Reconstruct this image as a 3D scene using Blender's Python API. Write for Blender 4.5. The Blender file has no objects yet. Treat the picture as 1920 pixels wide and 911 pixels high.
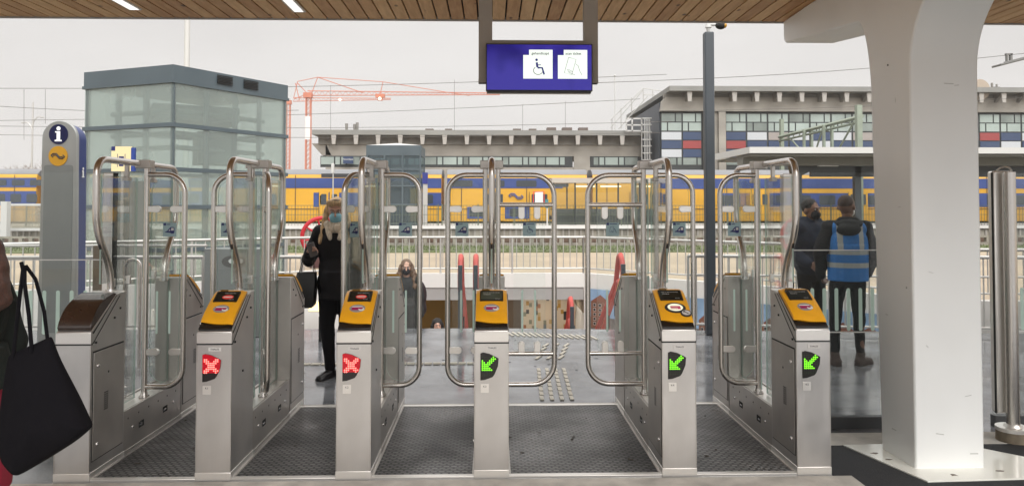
import bpy, bmesh, math, random
from math import sin, cos, pi, radians, sqrt, atan2
from mathutils import Vector, Matrix, Euler, noise as mnoise
random.seed(7)
S = bpy.context.scene
COL = S.collection

# ------------------------------------------------------------------ camera, world, sun, exposure
EYE = Vector((0, 0, 1.6)); FPX = 1400.0; CX, CY = 960.0, 349.0
YAW, PIT = radians(1.56), radians(1.6)
cam = bpy.data.objects.new('camera', bpy.data.cameras.new('camera')); COL.objects.link(cam)
cam.location = EYE; cam.rotation_euler = (pi/2+PIT, 0, -YAW)
cam.data.sensor_width = 36; cam.data.sensor_fit = 'HORIZONTAL'
cam.data.lens = FPX*36/1920
cam.data.shift_y = -(455.5-CY)/1920
cam.data.clip_end = 2000; cam.data.clip_start = .05
S.camera = cam
FW = Vector((sin(YAW)*cos(PIT), cos(YAW)*cos(PIT), sin(PIT)))
RT = Vector((cos(YAW), -sin(YAW), 0)); UP = RT.cross(FW)
def at(px, py, Y):
    """the point of the world at distance Y down the hall that the photograph shows at (px, py)"""
    d = FW + RT*((px-CX)/FPX) - UP*((py-CY)/FPX)
    return EYE + d*(Y/d.y)
def ax(px, Y): return at(px, 388, Y).x
def az(py, Y, px=960): return at(px, py, Y).z

SUN_EL, SUN_AZ = radians(38), radians(160)      # soft light from behind the camera, overcast
W = bpy.data.worlds.new('World'); S.world = W; W.use_nodes = True
nt = W.node_tree; N = nt.nodes; L = nt.links
bg = N['Background']; bg.inputs['Strength'].default_value = .1
sky = N.new('ShaderNodeTexSky'); sky.sky_type = 'NISHITA'; sky.sun_disc = False
sky.sun_elevation = SUN_EL; sky.sun_rotation = SUN_AZ; sky.air_density = 1; sky.dust_density = 4
hs = N.new('ShaderNodeHueSaturation'); hs.inputs['Saturation'].default_value = .25; L.new(sky.outputs[0], hs.inputs['Color'])
tc = N.new('ShaderNodeTexCoord'); nz = N.new('ShaderNodeTexNoise'); nz.inputs['Scale'].default_value = 2.2; nz.inputs['Detail'].default_value = 5
mp = N.new('ShaderNodeMapping'); mp.inputs['Scale'].default_value = (1, 1, 3.5); L.new(tc.outputs['Generated'], mp.inputs[0]); L.new(mp.outputs[0], nz.inputs['Vector'])
cr = N.new('ShaderNodeValToRGB'); L.new(nz.outputs[0], cr.inputs[0])
cr.color_ramp.elements[0].position = .3; cr.color_ramp.elements[0].color = (.84, .815, .795, 1)
cr.color_ramp.elements[1].position = .75; cr.color_ramp.elements[1].color = (1, .975, .952, 1)
sc = N.new('ShaderNodeVectorMath'); sc.operation = 'SCALE'; sc.inputs['Scale'].default_value = 7.9; L.new(cr.outputs[0], sc.inputs[0])
mx = N.new('ShaderNodeMix'); mx.data_type = 'RGBA'; mx.inputs[0].default_value = .93
L.new(hs.outputs[0], mx.inputs[6]); L.new(sc.outputs[0], mx.inputs[7])
sz = N.new('ShaderNodeSeparateXYZ'); L.new(tc.outputs['Generated'], sz.inputs[0])      # overcast: the zenith is brighter than the horizon
zr = N.new('ShaderNodeMapRange'); zr.interpolation_type = 'SMOOTHSTEP'; zr.inputs['From Min'].default_value = .22; zr.inputs['From Max'].default_value = .9; zr.inputs['To Min'].default_value = 1.0; zr.inputs['To Max'].default_value = 3.0; L.new(sz.outputs[2], zr.inputs[0])
s2 = N.new('ShaderNodeVectorMath'); s2.operation = 'SCALE'; L.new(mx.outputs[2], s2.inputs[0]); L.new(zr.outputs[0], s2.inputs['Scale']); L.new(s2.outputs[0], bg.inputs['Color'])
sl = bpy.data.lights.new('sun', 'SUN'); sl.energy = 2.3; sl.angle = radians(50); sl.color = (1, .98, .955)
so = bpy.data.objects.new('sun', sl); COL.objects.link(so)
sd = Vector((sin(SUN_AZ)*cos(SUN_EL), cos(SUN_AZ)*cos(SUN_EL), sin(SUN_EL)))
so.rotation_euler = sd.to_track_quat('Z', 'Y').to_euler()
S.view_settings.view_transform = 'Standard'; S.view_settings.look = 'None'
S.view_settings.exposure = .15; S.view_settings.gamma = 1; S.view_settings.use_curve_mapping = False
S.render.engine = 'CYCLES'
S.cycles.transparent_max_bounces = 40; S.cycles.max_bounces = 10; S.cycles.glossy_bounces = 5; S.cycles.caustics_reflective = False; S.cycles.caustics_refractive = False

# ------------------------------------------------------------------ helpers
class MB:
    """collects shapes; build() links them as ONE mesh object"""
    def __init__(s): s.v = []; s.f = []; s.m = []; s.s = []; s.mi = 0; s.sm = False; s.T = None
    def add(s, vs, fs, smooth=None):
        o = len(s.v)
        for p in vs:
            p = Vector(p)
            s.v.append(s.T @ p if s.T else p)
        for f in fs:
            s.f.append([o+i for i in f]); s.m.append(s.mi); s.s.append(s.sm if smooth is None else smooth)
        return s
    def mat(s, i): s.mi = i; return s
    def box(s, x0, x1, y0, y1, z0, z1):
        return s.add([(x0,y0,z0),(x1,y0,z0),(x1,y1,z0),(x0,y1,z0),(x0,y0,z1),(x1,y0,z1),(x1,y1,z1),(x0,y1,z1)],
                     [(0,3,2,1),(4,5,6,7),(0,1,5,4),(1,2,6,5),(2,3,7,6),(3,0,4,7)], False)
    def cbox(s, c, d, rot=None):
        M = Matrix.Translation(Vector(c)) @ ((rot if isinstance(rot, Matrix) else Euler(rot).to_matrix()).to_4x4() if rot is not None else Matrix())
        x, y, z = d[0]/2, d[1]/2, d[2]/2
        vs = [M @ Vector(p) for p in [(-x,-y,-z),(x,-y,-z),(x,y,-z),(-x,y,-z),(-x,-y,z),(x,-y,z),(x,y,z),(-x,y,z)]]
        return s.add(vs, [(0,3,2,1),(4,5,6,7),(0,1,5,4),(1,2,6,5),(2,3,7,6),(3,0,4,7)], False)
    def prism(s, poly, axis, a, b, smooth=False):
        """poly in the plane across axis ('x': (y,z), 'y': (x,z), 'z': (x,y))"""
        def P(u, v, w): return {'x': (w,u,v), 'y': (u,w,v), 'z': (u,v,w)}[axis]
        n = len(poly); vs = [P(u,v,a) for u,v in poly]+[P(u,v,b) for u,v in poly]
        fs = [tuple(range(n))[::-1], tuple(range(n,2*n))]
        o = len(s.v); s.add(vs, fs, False)
        for i in range(n):
            j = (i+1) % n
            s.f.append([o+i,o+j,o+n+j,o+n+i]); s.m.append(s.mi); s.s.append(smooth)
        return s
    def cyl(s, p0, p1, r0, r1=None, n=12, caps=True, smooth=True):
        r1 = r0 if r1 is None else r1
        p0 = Vector(p0); p1 = Vector(p1); d = (p1-p0).normalized()
        a = d.cross(Vector((0,0,1)) if abs(d.z) < .9 else Vector((1,0,0))).normalized(); b = d.cross(a)
        vs = []
        for p, r in ((p0,r0),(p1,r1)):
            for i in range(n):
                t = 2*pi*i/n; vs.append(p+a*cos(t)*r+b*sin(t)*r)
        o = len(s.v); s.add(vs, [(i,(i+1)%n,n+(i+1)%n,n+i) for i in range(n)], smooth)
        if caps:
            for f in ([o+i for i in range(n)][::-1], [o+n+i for i in range(n)]):
                s.f.append(f); s.m.append(s.mi); s.s.append(False)
        return s
    def tube(s, pts, r, n=10, closed=False):
        pts = [Vector(p) for p in pts]; m = len(pts); prev = None; o = len(s.v); vs = []
        for i, p in enumerate(pts):
            if closed: d = pts[(i+1)%m]-pts[i-1]
            else: d = pts[min(i+1,m-1)]-pts[max(i-1,0)]
            d.normalize()
            if prev is None: a = d.cross(Vector((0,0,1)) if abs(d.z) < .9 else Vector((1,0,0))).normalized()
            else: a = (prev-d*prev.dot(d)).normalized()
            prev = a; b = d.cross(a)
            rr = r[i] if isinstance(r, (list, tuple)) else r
            for k in range(n):
                t = 2*pi*k/n; vs.append(p+a*cos(t)*rr+b*sin(t)*rr)
        fs = []
        for i in range(m if closed else m-1):
            j = (i+1) % m
            for k in range(n): fs.append((i*n+k, i*n+(k+1)%n, j*n+(k+1)%n, j*n+k))
        s.add(vs, fs, True)
        if not closed:
            s.f.append([o+k for k in range(n)][::-1]); s.f.append([o+(m-1)*n+k for k in range(n)])
            s.m += [s.mi]*2; s.s += [False]*2
        return s
    def ell(s, c, r, rot=None, nu=12, nv=8):
        M = Matrix.Translation(Vector(c)) @ ((rot if isinstance(rot, Matrix) else Euler(rot).to_matrix()).to_4x4() if rot is not None else Matrix())
        if not isinstance(r, (tuple, list)): r = (r,r,r)
        vs = [M @ Vector((0,0,r[2]))]
        for j in range(1, nv):
            ph = pi*j/nv
            for i in range(nu):
                t = 2*pi*i/nu; vs.append(M @ Vector((r[0]*sin(ph)*cos(t), r[1]*sin(ph)*sin(t), r[2]*cos(ph))))
        vs.append(M @ Vector((0,0,-r[2]))); fs = []
        for i in range(nu): fs.append((0, 1+i, 1+(i+1)%nu))
        for j in range(nv-2):
            for i in range(nu):
                a = 1+j*nu+i; b = 1+j*nu+(i+1)%nu; fs.append((a, a+nu, b+nu, b))
        e = len(vs)-1; q = 1+(nv-2)*nu
        for i in range(nu): fs.append((e, q+(i+1)%nu, q+i))
        return s.add(vs, fs, True)
    def cap(s, p0, p1, r0, r1=None, n=12):
        r1 = r0 if r1 is None else r1
        s.cyl(p0, p1, r0, r1, n); s.ell(p0, r0*1.0, None, n, 8); s.ell(p1, r1*1.0, None, n, 8); return s
    def disc(s, c, r, axis, t, n=20):
        d = {'x': Vector((1,0,0)), 'y': Vector((0,1,0)), 'z': Vector((0,0,1))}[axis]
        return s.cyl(Vector(c), Vector(c)+d*t, r, r, n, True, False)
    def mesh(s, name):
        me = bpy.data.meshes.new(name); me.from_pydata([tuple(v) for v in s.v], [], s.f)
        me.polygons.foreach_set('material_index', s.m); me.polygons.foreach_set('use_smooth', s.s)
        bm = bmesh.new(); bm.from_mesh(me); bmesh.ops.recalc_face_normals(bm, faces=bm.faces); bm.to_mesh(me); bm.free()
        me.set_sharp_from_angle(angle=radians(40)); me.update()
        return me
    def build(s, name, mats, parent=None, bevel=0, loc=None):
        me = s.mesh(name)
        for m in (mats if isinstance(mats, (list, tuple)) else [mats]): me.materials.append(m)
        o = bpy.data.objects.new(name, me); COL.objects.link(o)
        if parent: o.parent = parent
        if loc: o.location = loc
        if bevel:
            b = o.modifiers.new('bevel', 'BEVEL'); b.width = bevel; b.segments = 2; b.limit_method = 'ANGLE'; b.angle_limit = radians(35)
        return o
def tag(o, label=None, cat=None, group=None, kind=None):
    if label: o['label'] = label
    if cat: o['category'] = cat
    if group: o['group'] = group
    if kind: o['kind'] = kind
    return o
def empty(name, loc=(0,0,0), rz=0, label=None, cat=None, group=None):
    o = bpy.data.objects.new(name, None); COL.objects.link(o); o.location = loc; o.rotation_euler = (0,0,rz)
    o.empty_display_size = .1
    return tag(o, label, cat, group)
def struct(o): o['kind'] = 'structure'; return o
def copy_tree(o, parent=None):
    c = o.copy(); COL.objects.link(c); c.parent = parent
    for ch in list(o.children): copy_tree(ch, c)
    return c
def arc(c, r, a0, a1, n=8):
    """points of an arc in a 2-D plane, degrees"""
    return [(c[0]+r*cos(radians(a0+(a1-a0)*i/n)), c[1]+r*sin(radians(a0+(a1-a0)*i/n))) for i in range(n+1)]
def rrect(x0, x1, z0, z1, r, n=5):
    return arc((x1-r,z1-r),r,0,90,n)+arc((x0+r,z1-r),r,90,180,n)+arc((x0+r,z0+r),r,180,270,n)+arc((x1-r,z0+r),r,270,360,n)
def oval(cx, cz, rx, rz, n=28): return [(cx+rx*cos(2*pi*i/n), cz+rz*sin(2*pi*i/n)) for i in range(n)]

# ------------------------------------------------------------------ materials
def M_(name, col, rough=.6, metal=0, bump=None, var=None, spec=.5, emit=None, coat=0):
    """bump=(scale, strength[, stretch]); var=(scale, amount[, stretch]) mottles the colour"""
    m = bpy.data.materials.new(name); m.use_nodes = True; n = m.node_tree.nodes; l = m.node_tree.links
    b = n['Principled BSDF']; b.inputs['Base Color'].default_value = (*col, 1); b.inputs['Roughness'].default_value = rough
    b.inputs['Metallic'].default_value = metal; b.inputs['Specular IOR Level'].default_value = spec; b.inputs['Coat Weight'].default_value = coat
    if emit: b.inputs['Emission Color'].default_value = (*emit[0], 1); b.inputs['Emission Strength'].default_value = emit[1]
    def nz(scale, stretch, detail=5):
        t = n.new('ShaderNodeTexCoord'); mp = n.new('ShaderNodeMapping'); mp.inputs['Scale'].default_value = stretch
        x = n.new('ShaderNodeTexNoise'); x.inputs['Scale'].default_value = scale; x.inputs['Detail'].default_value = detail
        l.new(t.outputs['Object'], mp.inputs[0]); l.new(mp.outputs[0], x.inputs['Vector']); return x
    if var:
        x = nz(var[0], var[2] if len(var) > 2 else (1,1,1)); r = n.new('ShaderNodeValToRGB'); l.new(x.outputs[0], r.inputs[0])
        a = var[1]; r.color_ramp.elements[0].position = .3; r.color_ramp.elements[1].position = .7
        r.color_ramp.elements[0].color = (*[c*(1-a) for c in col], 1); r.color_ramp.elements[1].color = (*[min(1, c*(1+a)) for c in col], 1)
        l.new(r.outputs[0], b.inputs['Base Color'])
        if rough < .9:
            k = n.new('ShaderNodeMapRange'); k.inputs['To Min'].default_value = max(.03, rough-.08); k.inputs['To Max'].default_value = rough+.1
            k.inputs['From Min'].default_value = .3; k.inputs['From Max'].default_value = .7
            l.new(x.outputs[0], k.inputs[0]); l.new(k.outputs[0], b.inputs['Roughness'])
    if bump:
        x = nz(bump[0], bump[2] if len(bump) > 2 else (1,1,1)); q = n.new('ShaderNodeBump'); q.inputs['Strength'].default_value = bump[1]; q.inputs['Distance'].default_value = .01
        l.new(x.outputs[0], q.inputs['Height']); l.new(q.outputs[0], b.inputs['Normal'])
    return m
def glass(name, tint=(.93,.97,.95), refl=.08, milky=0, milk=(.6,.7,.66), rough=.01):
    m = bpy.data.materials.new(name); m.use_nodes = True; n = m.node_tree.nodes; l = m.node_tree.links; n.clear()
    o = n.new('ShaderNodeOutputMaterial'); t = n.new('ShaderNodeBsdfTransparent'); t.inputs[0].default_value = (*tint, 1)
    g = n.new('ShaderNodeBsdfGlossy'); g.inputs['Roughness'].default_value = rough
    lw = n.new('ShaderNodeFresnel'); lw.inputs['IOR'].default_value = 1.5
    ml = n.new('ShaderNodeMath'); ml.operation = 'MULTIPLY_ADD'; ml.inputs[1].default_value = .5; ml.inputs[2].default_value = refl-.03; ml.use_clamp = True
    l.new(lw.outputs[0], ml.inputs[0]); mix = n.new('ShaderNodeMixShader'); l.new(ml.outputs[0], mix.inputs[0]); l.new(t.outputs[0], mix.inputs[1]); l.new(g.outputs[0], mix.inputs[2])
    last = mix
    if milky:
        d = n.new('ShaderNodeBsdfDiffuse'); d.inputs[0].default_value = (*milk, 1)
        tr = n.new('ShaderNodeBsdfTranslucent'); tr.inputs[0].default_value = (*milk, 1)
        a = n.new('ShaderNodeMixShader'); a.inputs[0].default_value = .5; l.new(d.outputs[0], a.inputs[1]); l.new(tr.outputs[0], a.inputs[2])
        b = n.new('ShaderNodeMixShader'); l.new(mix.outputs[0], b.inputs[1]); l.new(a.outputs[0], b.inputs[2])
        tcn = n.new('ShaderNodeTexCoord'); x = n.new('ShaderNodeTexNoise'); x.inputs['Scale'].default_value = .9; x.inputs['Detail'].default_value = 3; l.new(tcn.outputs['Object'], x.inputs['Vector'])
        k = n.new('ShaderNodeMapRange'); k.inputs['From Min'].default_value = .3; k.inputs['From Max'].default_value = .7
        k.inputs['To Min'].default_value = milky*.75; k.inputs['To Max'].default_value = min(1, milky*1.25); l.new(x.outputs[0], k.inputs[0]); l.new(k.outputs[0], b.inputs[0])
        last = b
    l.new(last.outputs[0], o.inputs[0]); return m
def glow(name, col, st):
    m = bpy.data.materials.new(name); m.use_nodes = True; b = m.node_tree.nodes['Principled BSDF']
    b.inputs['Base Color'].default_value = (*[c*.3 for c in col], 1); b.inputs['Emission Color'].default_value = (*col, 1); b.inputs['Emission Strength'].default_value = st; b.inputs['Roughness'].default_value = .3
    return m
steel = M_('brushed_steel', (.61,.592,.575), .36, .9, bump=(90, .05, (1,1,.06)), var=(4, .10, (1,1,.6)))
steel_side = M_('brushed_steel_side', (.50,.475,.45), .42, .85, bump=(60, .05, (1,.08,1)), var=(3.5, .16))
steel_light = M_('light_steel_trim', (.80,.775,.74), .33, .8)
tube_m = M_('polished_tube', (.60,.57,.54), .26, 1, bump=(40, .04))
dark_gap = M_('dark_gap', (.015,.015,.015), .7)
chrome = M_('chrome', (.8,.8,.8), .12, 1)
yellow = M_('reader_yellow', (.84,.40,.012), .38, var=(14, .06), coat=.2)
black_pl = M_('black_plastic', (.012,.010,.010), .28)
brown_cap = M_('dark_brown_cap', (.030,.015,.010), .22, coat=.4, var=(6, .3))
screen_m = M_('screen_glass', (.012,.014,.012), .12)
lcd_m = M_('pale_lcd', (.06,.07,.05), .2)
white_l = M_('white_paint', (.75,.75,.73), .5)
plate_m = M_('pale_plate', (.60,.58,.56), .45)
ink = M_('dark_ink', (.03,.03,.035), .5)
navy = M_('navy_print', (.01,.016,.12), .5)
magenta = M_('magenta_print', (.35,.01,.10), .4)
grey_print = M_('grey_print', (.30,.29,.29), .5)
red_print = M_('red_print', (.75,.06,.05), .5)
led_red = glow('red_led', (1,.16,.13), 3.2); led_red_core = glow('red_led_halo', (.62,.0,.015), .5)
led_green = glow('green_led', (.22,1,.02), 1.5); led_off = M_('unlit_led', (.02,.05,.012), .5)
pane = glass('clear_glass', (.975,.988,.982), .035)
pane_edge = glass('green_glass_edge', (.6,.78,.70), .08, .7, (.62,.80,.72))
pane_dark = glass('smoked_fence_glass', (.90,.915,.91), .05)
mint = glass('mint_safety_film', (.8,.9,.85), .03, .85, (.84,.97,.91))
sticker_m = glass('sticker_film', (.5,.6,.6), .03, .8, (.62,.76,.80))
column_m = M_('column_paint', (.83,.84,.83), .42, var=(1.6, .05, (1,1,.5)), bump=(60,.02))
plate_floor = M_('white_floor_plate', (.84,.84,.77), .12, var=(2.5, .05), coat=.3)
asphalt_mat = M_('black_matting', (.022,.023,.026), .85, bump=(140,.5), var=(9,.25))
kerb_m = M_('concrete_kerb', (.48,.455,.415), .75, bump=(35,.35), var=(6,.25))
grey_frame = M_('taupe_frame_paint', (.30,.27,.235), .5, var=(4,.05))
dark_pole = M_('anthracite_pole', (.045,.055,.065), .42, var=(3,.08))
concrete = M_('grey_concrete', (.33,.31,.275), .85, var=(.55,.16,(1,1,2.2)), bump=(8,.3))
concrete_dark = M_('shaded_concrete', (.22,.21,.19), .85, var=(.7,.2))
roof_grey = M_('roof_felt', (.25,.25,.235), .8, var=(.4,.15))
win_frame = M_('dark_window_frame', (.028,.034,.036), .45)
bg_glass = M_('pale_window_glass', (.36,.43,.40), .12, 0, var=(.35,.22), spec=.8)
bg_glass_dim = M_('dim_window_glass', (.22,.26,.24), .12, 0, var=(.5,.3), spec=.8)
pan_blue = M_('blue_panel', (.030,.055,.125), .4); pan_red = M_('red_panel', (.30,.045,.045), .45)
pan_white = M_('pale_panel', (.52,.55,.58), .4); pan_grey = M_('warm_grey_panel', (.33,.30,.28), .5)
train_y = M_('train_yellow', (.62,.33,.025), .42, var=(.25,.10,(1,1,3)))
train_b = M_('train_blue', (.035,.065,.22), .38, var=(.3,.15,(1,1,3)))
train_g = M_('train_roof_grey', (.20,.205,.215), .6, var=(.3,.15))
train_win = M_('train_window', (.05,.06,.07), .12)
train_dark = M_('train_underframe', (.035,.035,.038), .7)
lift_paint = M_('lift_slate_paint', (.075,.10,.115), .42, var=(1.2,.08))
lift_glass = glass('milky_lift_glass', (.84,.90,.88), .12, .24, (.74,.84,.79))
lift_glass_far = glass('far_lift_glass', (.48,.57,.60), .08, .30, (.22,.29,.33))
rail_m = M_('galvanised_rail', (.52,.51,.485), .42, .5)
sand = M_('sand_paving', (.34,.275,.195), .85, var=(.5,.16), bump=(4,.4))
grass_m = M_('grass_strip', (.085,.105,.035), .95, var=(1.4,.45), bump=(14,1))
ballast = M_('track_ballast', (.17,.145,.12), .95, var=(3,.45), bump=(9,1))
plat_wall = M_('platform_side', (.26,.24,.20), .9, var=(.8,.3,(4,1,1)))
plat_top = M_('platform_paving', (.38,.36,.33), .8, var=(.6,.15))
white_wall = M_('white_parapet', (.68,.67,.64), .6, var=(.7,.06))
grey_wall = M_('grey_parapet_band', (.33,.32,.31), .7, var=(1,.06))
orange_wall = M_('ochre_wall', (.24,.135,.025), .6, var=(.9,.22))
brown_wall = M_('brown_wall', (.17,.125,.085), .7, var=(.9,.2))
red_paint = M_('red_handrail_paint', (.50,.065,.05), .42, var=(6,.12))
red_wheel = M_('crimson_wheel_paint', (.42,.008,.02), .5, var=(6,.15))
green_steel = M_('pale_green_steel', (.24,.28,.22), .6, var=(2,.12))
orange_steel = M_('orange_crane_paint', (.55,.17,.09), .6)
wire_m = M_('wire', (.12,.11,.10), .6)
white_steel = M_('white_steel', (.56,.56,.545), .5)
wood_dark = M_('plank_gap', (.012,.008,.005), .9)
skin = M_('skin_light', (.52,.31,.23), .55); skin_dark = M_('skin_brown', (.21,.105,.065), .5)
hair_blond = M_('blond_hair', (.56,.40,.23), .55, bump=(30,.8,(6,6,.4)), var=(18,.4,(5,5,.3)))
hair_brown = M_('brown_hair', (.13,.075,.042), .55, bump=(30,.8,(6,6,.4)), var=(18,.4,(5,5,.3)))
hair_red = M_('auburn_hair', (.075,.032,.022), .5, bump=(30,.8,(6,6,.4)), var=(18,.4,(5,5,.3)))
hair_black = M_('black_hair', (.012,.010,.009), .7, bump=(60,.7))
cloth_black = M_('black_cloth', (.015,.015,.018), .85, bump=(22,.7), var=(7,.35), spec=.25)
cloth_trouser = M_('black_trousers', (.007,.007,.009), .9, bump=(16,.6), spec=.2)
cloth_grey = M_('charcoal_cloth', (.028,.030,.031), .9, bump=(22,.7), var=(7,.3), spec=.25)
cloth_navy = M_('navy_cloth', (.010,.016,.032), .8, bump=(16,.9), var=(7,.3), spec=.3)
cloth_red = M_('crimson_cloth', (.26,.008,.03), .8, bump=(10,.6))
scarf_m = M_('cream_scarf', (.66,.59,.48), .9, bump=(25,1,(4,4,.8)), var=(16,.25,(4,4,.5)))
mask_blue = M_('blue_mask', (.27,.56,.68), .8, bump=(20,.5,(.4,.4,5)))
vest_blue = M_('blue_vest', (.03,.21,.60), .7, bump=(14,.8), var=(6,.15)); vest_silver = M_('silver_tape', (.42,.45,.44), .45)
leather = M_('black_leather', (.012,.011,.012), .32, bump=(18,.5)); shoe_brown = M_('brown_shoe', (.06,.038,.03), .7)
bag_m = M_('black_tote_cloth', (.005,.0045,.006), .9, bump=(7,1), spec=.1)

def node_mat(name):
    m = bpy.data.materials.new(name); m.use_nodes = True; return m, m.node_tree.nodes, m.node_tree.links, m.node_tree.nodes['Principled BSDF']
def math_n(n, l, op, a, b=None, c=None):
    x = n.new('ShaderNodeMath'); x.operation = op
    for i, v in enumerate((a, b, c)):
        if v is None: continue
        if isinstance(v, (int, float)): x.inputs[i].default_value = v
        else: l.new(v, x.inputs[i])
    return x.outputs[0]
def wood_mat():
    m, n, l, b = node_mat('cedar_planks'); g = n.new('ShaderNodeNewGeometry'); sp = n.new('ShaderNodeSeparateXYZ'); l.new(g.outputs['Position'], sp.inputs[0])
    i = math_n(n, l, 'FLOOR', math_n(n, l, 'DIVIDE', sp.outputs[0], .12)); w = n.new('ShaderNodeTexWhiteNoise'); w.noise_dimensions = '1D'; l.new(i, w.inputs['W'])
    cb = n.new('ShaderNodeCombineXYZ'); l.new(math_n(n, l, 'MULTIPLY', sp.outputs[0], 9), cb.inputs[0]); l.new(math_n(n, l, 'MULTIPLY', sp.outputs[1], 1.1), cb.inputs[1]); l.new(math_n(n, l, 'MULTIPLY', i, 3.7), cb.inputs[2])
    x = n.new('ShaderNodeTexNoise'); x.inputs['Scale'].default_value = 3.2; x.inputs['Detail'].default_value = 6; x.inputs['Distortion'].default_value = .6; l.new(cb.outputs[0], x.inputs['Vector'])
    v = n.new('ShaderNodeTexVoronoi'); v.inputs['Scale'].default_value = 1; cb2 = n.new('ShaderNodeCombineXYZ')
    l.new(math_n(n, l, 'MULTIPLY', sp.outputs[0], 6), cb2.inputs[0]); l.new(math_n(n, l, 'MULTIPLY', sp.outputs[1], 3), cb2.inputs[1]); l.new(math_n(n, l, 'MULTIPLY', i, 1.3), cb2.inputs[2]); l.new(cb2.outputs[0], v.inputs['Vector'])
    knot = n.new('ShaderNodeMapRange'); knot.inputs['From Min'].default_value = .05; knot.inputs['From Max'].default_value = .13; l.new(v.outputs['Distance'], knot.inputs[0])
    f = math_n(n, l, 'ADD', math_n(n, l, 'MULTIPLY', x.outputs[0], .65), math_n(n, l, 'MULTIPLY', w.outputs['Value'], .38))
    r = n.new('ShaderNodeValToRGB'); l.new(f, r.inputs[0]); r.color_ramp.elements[0].position = .25; r.color_ramp.elements[1].position = .8
    r.color_ramp.elements[0].color = (.46,.225,.085,1); r.color_ramp.elements[1].color = (.82,.53,.26,1)
    mx = n.new('ShaderNodeMix'); mx.data_type = 'RGBA'; l.new(knot.outputs[0], mx.inputs[0]); mx.inputs[6].default_value = (.09,.035,.015,1); l.new(r.outputs[0], mx.inputs[7]); l.new(mx.outputs[2], b.inputs['Base Color'])
    b.inputs['Roughness'].default_value = .6; return m
def floor_mat():
    m, n, l, b = node_mat('wet_asphalt_floor'); t = n.new('ShaderNodeNewGeometry')
    def nz(s, d=5):
        x = n.new('ShaderNodeTexNoise'); x.inputs['Scale'].default_value = s; x.inputs['Detail'].default_value = d; l.new(t.outputs['Position'], x.inputs['Vector']); return x.outputs[0]
    a = nz(.75); f = nz(60, 3)
    r = n.new('ShaderNodeValToRGB'); l.new(nz(2.1), r.inputs[0]); r.color_ramp.elements[0].position = .35; r.color_ramp.elements[1].position = .7
    r.color_ramp.elements[0].color = (.105,.11,.118,1); r.color_ramp.elements[1].color = (.25,.26,.275,1); l.new(r.outputs[0], b.inputs['Base Color'])
    k = n.new('ShaderNodeMapRange'); k.inputs['From Min'].default_value = .44; k.inputs['From Max'].default_value = .60; k.inputs['To Min'].default_value = .05; k.inputs['To Max'].default_value = .24; l.new(a, k.inputs[0]); l.new(k.outputs[0], b.inputs['Roughness'])
    q = n.new('ShaderNodeBump'); q.inputs['Distance'].default_value = .004; l.new(f, q.inputs['Height'])
    k2 = n.new('ShaderNodeMapRange'); k2.inputs['From Min'].default_value = .44; k2.inputs['From Max'].default_value = .60; k2.inputs['To Min'].default_value = .06; k2.inputs['To Max'].default_value = .5; l.new(a, k2.inputs[0]); l.new(k2.outputs[0], q.inputs['Strength'])
    l.new(q.outputs[0], b.inputs['Normal']); b.inputs['Specular IOR Level'].default_value = .75; return m
def mat_mat():
    """dark wet entrance matting: rows of small raised links"""
    m, n, l, b = node_mat('link_matting'); t = n.new('ShaderNodeNewGeometry'); mp = n.new('ShaderNodeMapping'); mp.inputs['Scale'].default_value = (1,1,1); l.new(t.outputs['Position'], mp.inputs[0])
    br = n.new('ShaderNodeTexBrick'); br.inputs['Scale'].default_value = 1; br.inputs['Brick Width'].default_value = .046; br.inputs['Row Height'].default_value = .030; br.inputs['Mortar Size'].default_value = .0085; br.inputs['Mortar Smooth'].default_value = .35
    br.inputs['Color1'].default_value = (.16,.16,.16,1); br.inputs['Color2'].default_value = (.26,.255,.245,1); br.inputs['Mortar'].default_value = (.012,.012,.012,1)
    l.new(mp.outputs[0], br.inputs['Vector'])
    x = n.new('ShaderNodeTexNoise'); x.inputs['Scale'].default_value = 1.6; x.inputs['Detail'].default_value = 5; l.new(t.outputs['Position'], x.inputs['Vector'])
    k = n.new('ShaderNodeMapRange'); k.inputs['From Min'].default_value = .3; k.inputs['From Max'].default_value = .7; k.inputs['To Min'].default_value = .32; k.inputs['To Max'].default_value = 1.05; l.new(x.outputs[0], k.inputs[0])
    s = n.new('ShaderNodeVectorMath'); s.operation = 'SCALE'; l.new(br.outputs[0], s.inputs[0]); l.new(k.outputs[0], s.inputs['Scale']); l.new(s.outputs[0], b.inputs['Base Color'])
    k3 = n.new('ShaderNodeMapRange'); k3.inputs['From Min'].default_value = .35; k3.inputs['From Max'].default_value = .65; k3.inputs['To Min'].default_value = .55; k3.inputs['To Max'].default_value = .25; l.new(x.outputs[0], k3.inputs[0]); l.new(k3.outputs[0], b.inputs['Roughness'])
    q = n.new('ShaderNodeBump'); q.inputs['Distance'].default_value = .006; q.inputs['Strength'].default_value = .9; q.invert = True; l.new(br.outputs['Fac'], q.inputs['Height']); l.new(q.outputs[0], b.inputs['Normal']); return m
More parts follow.
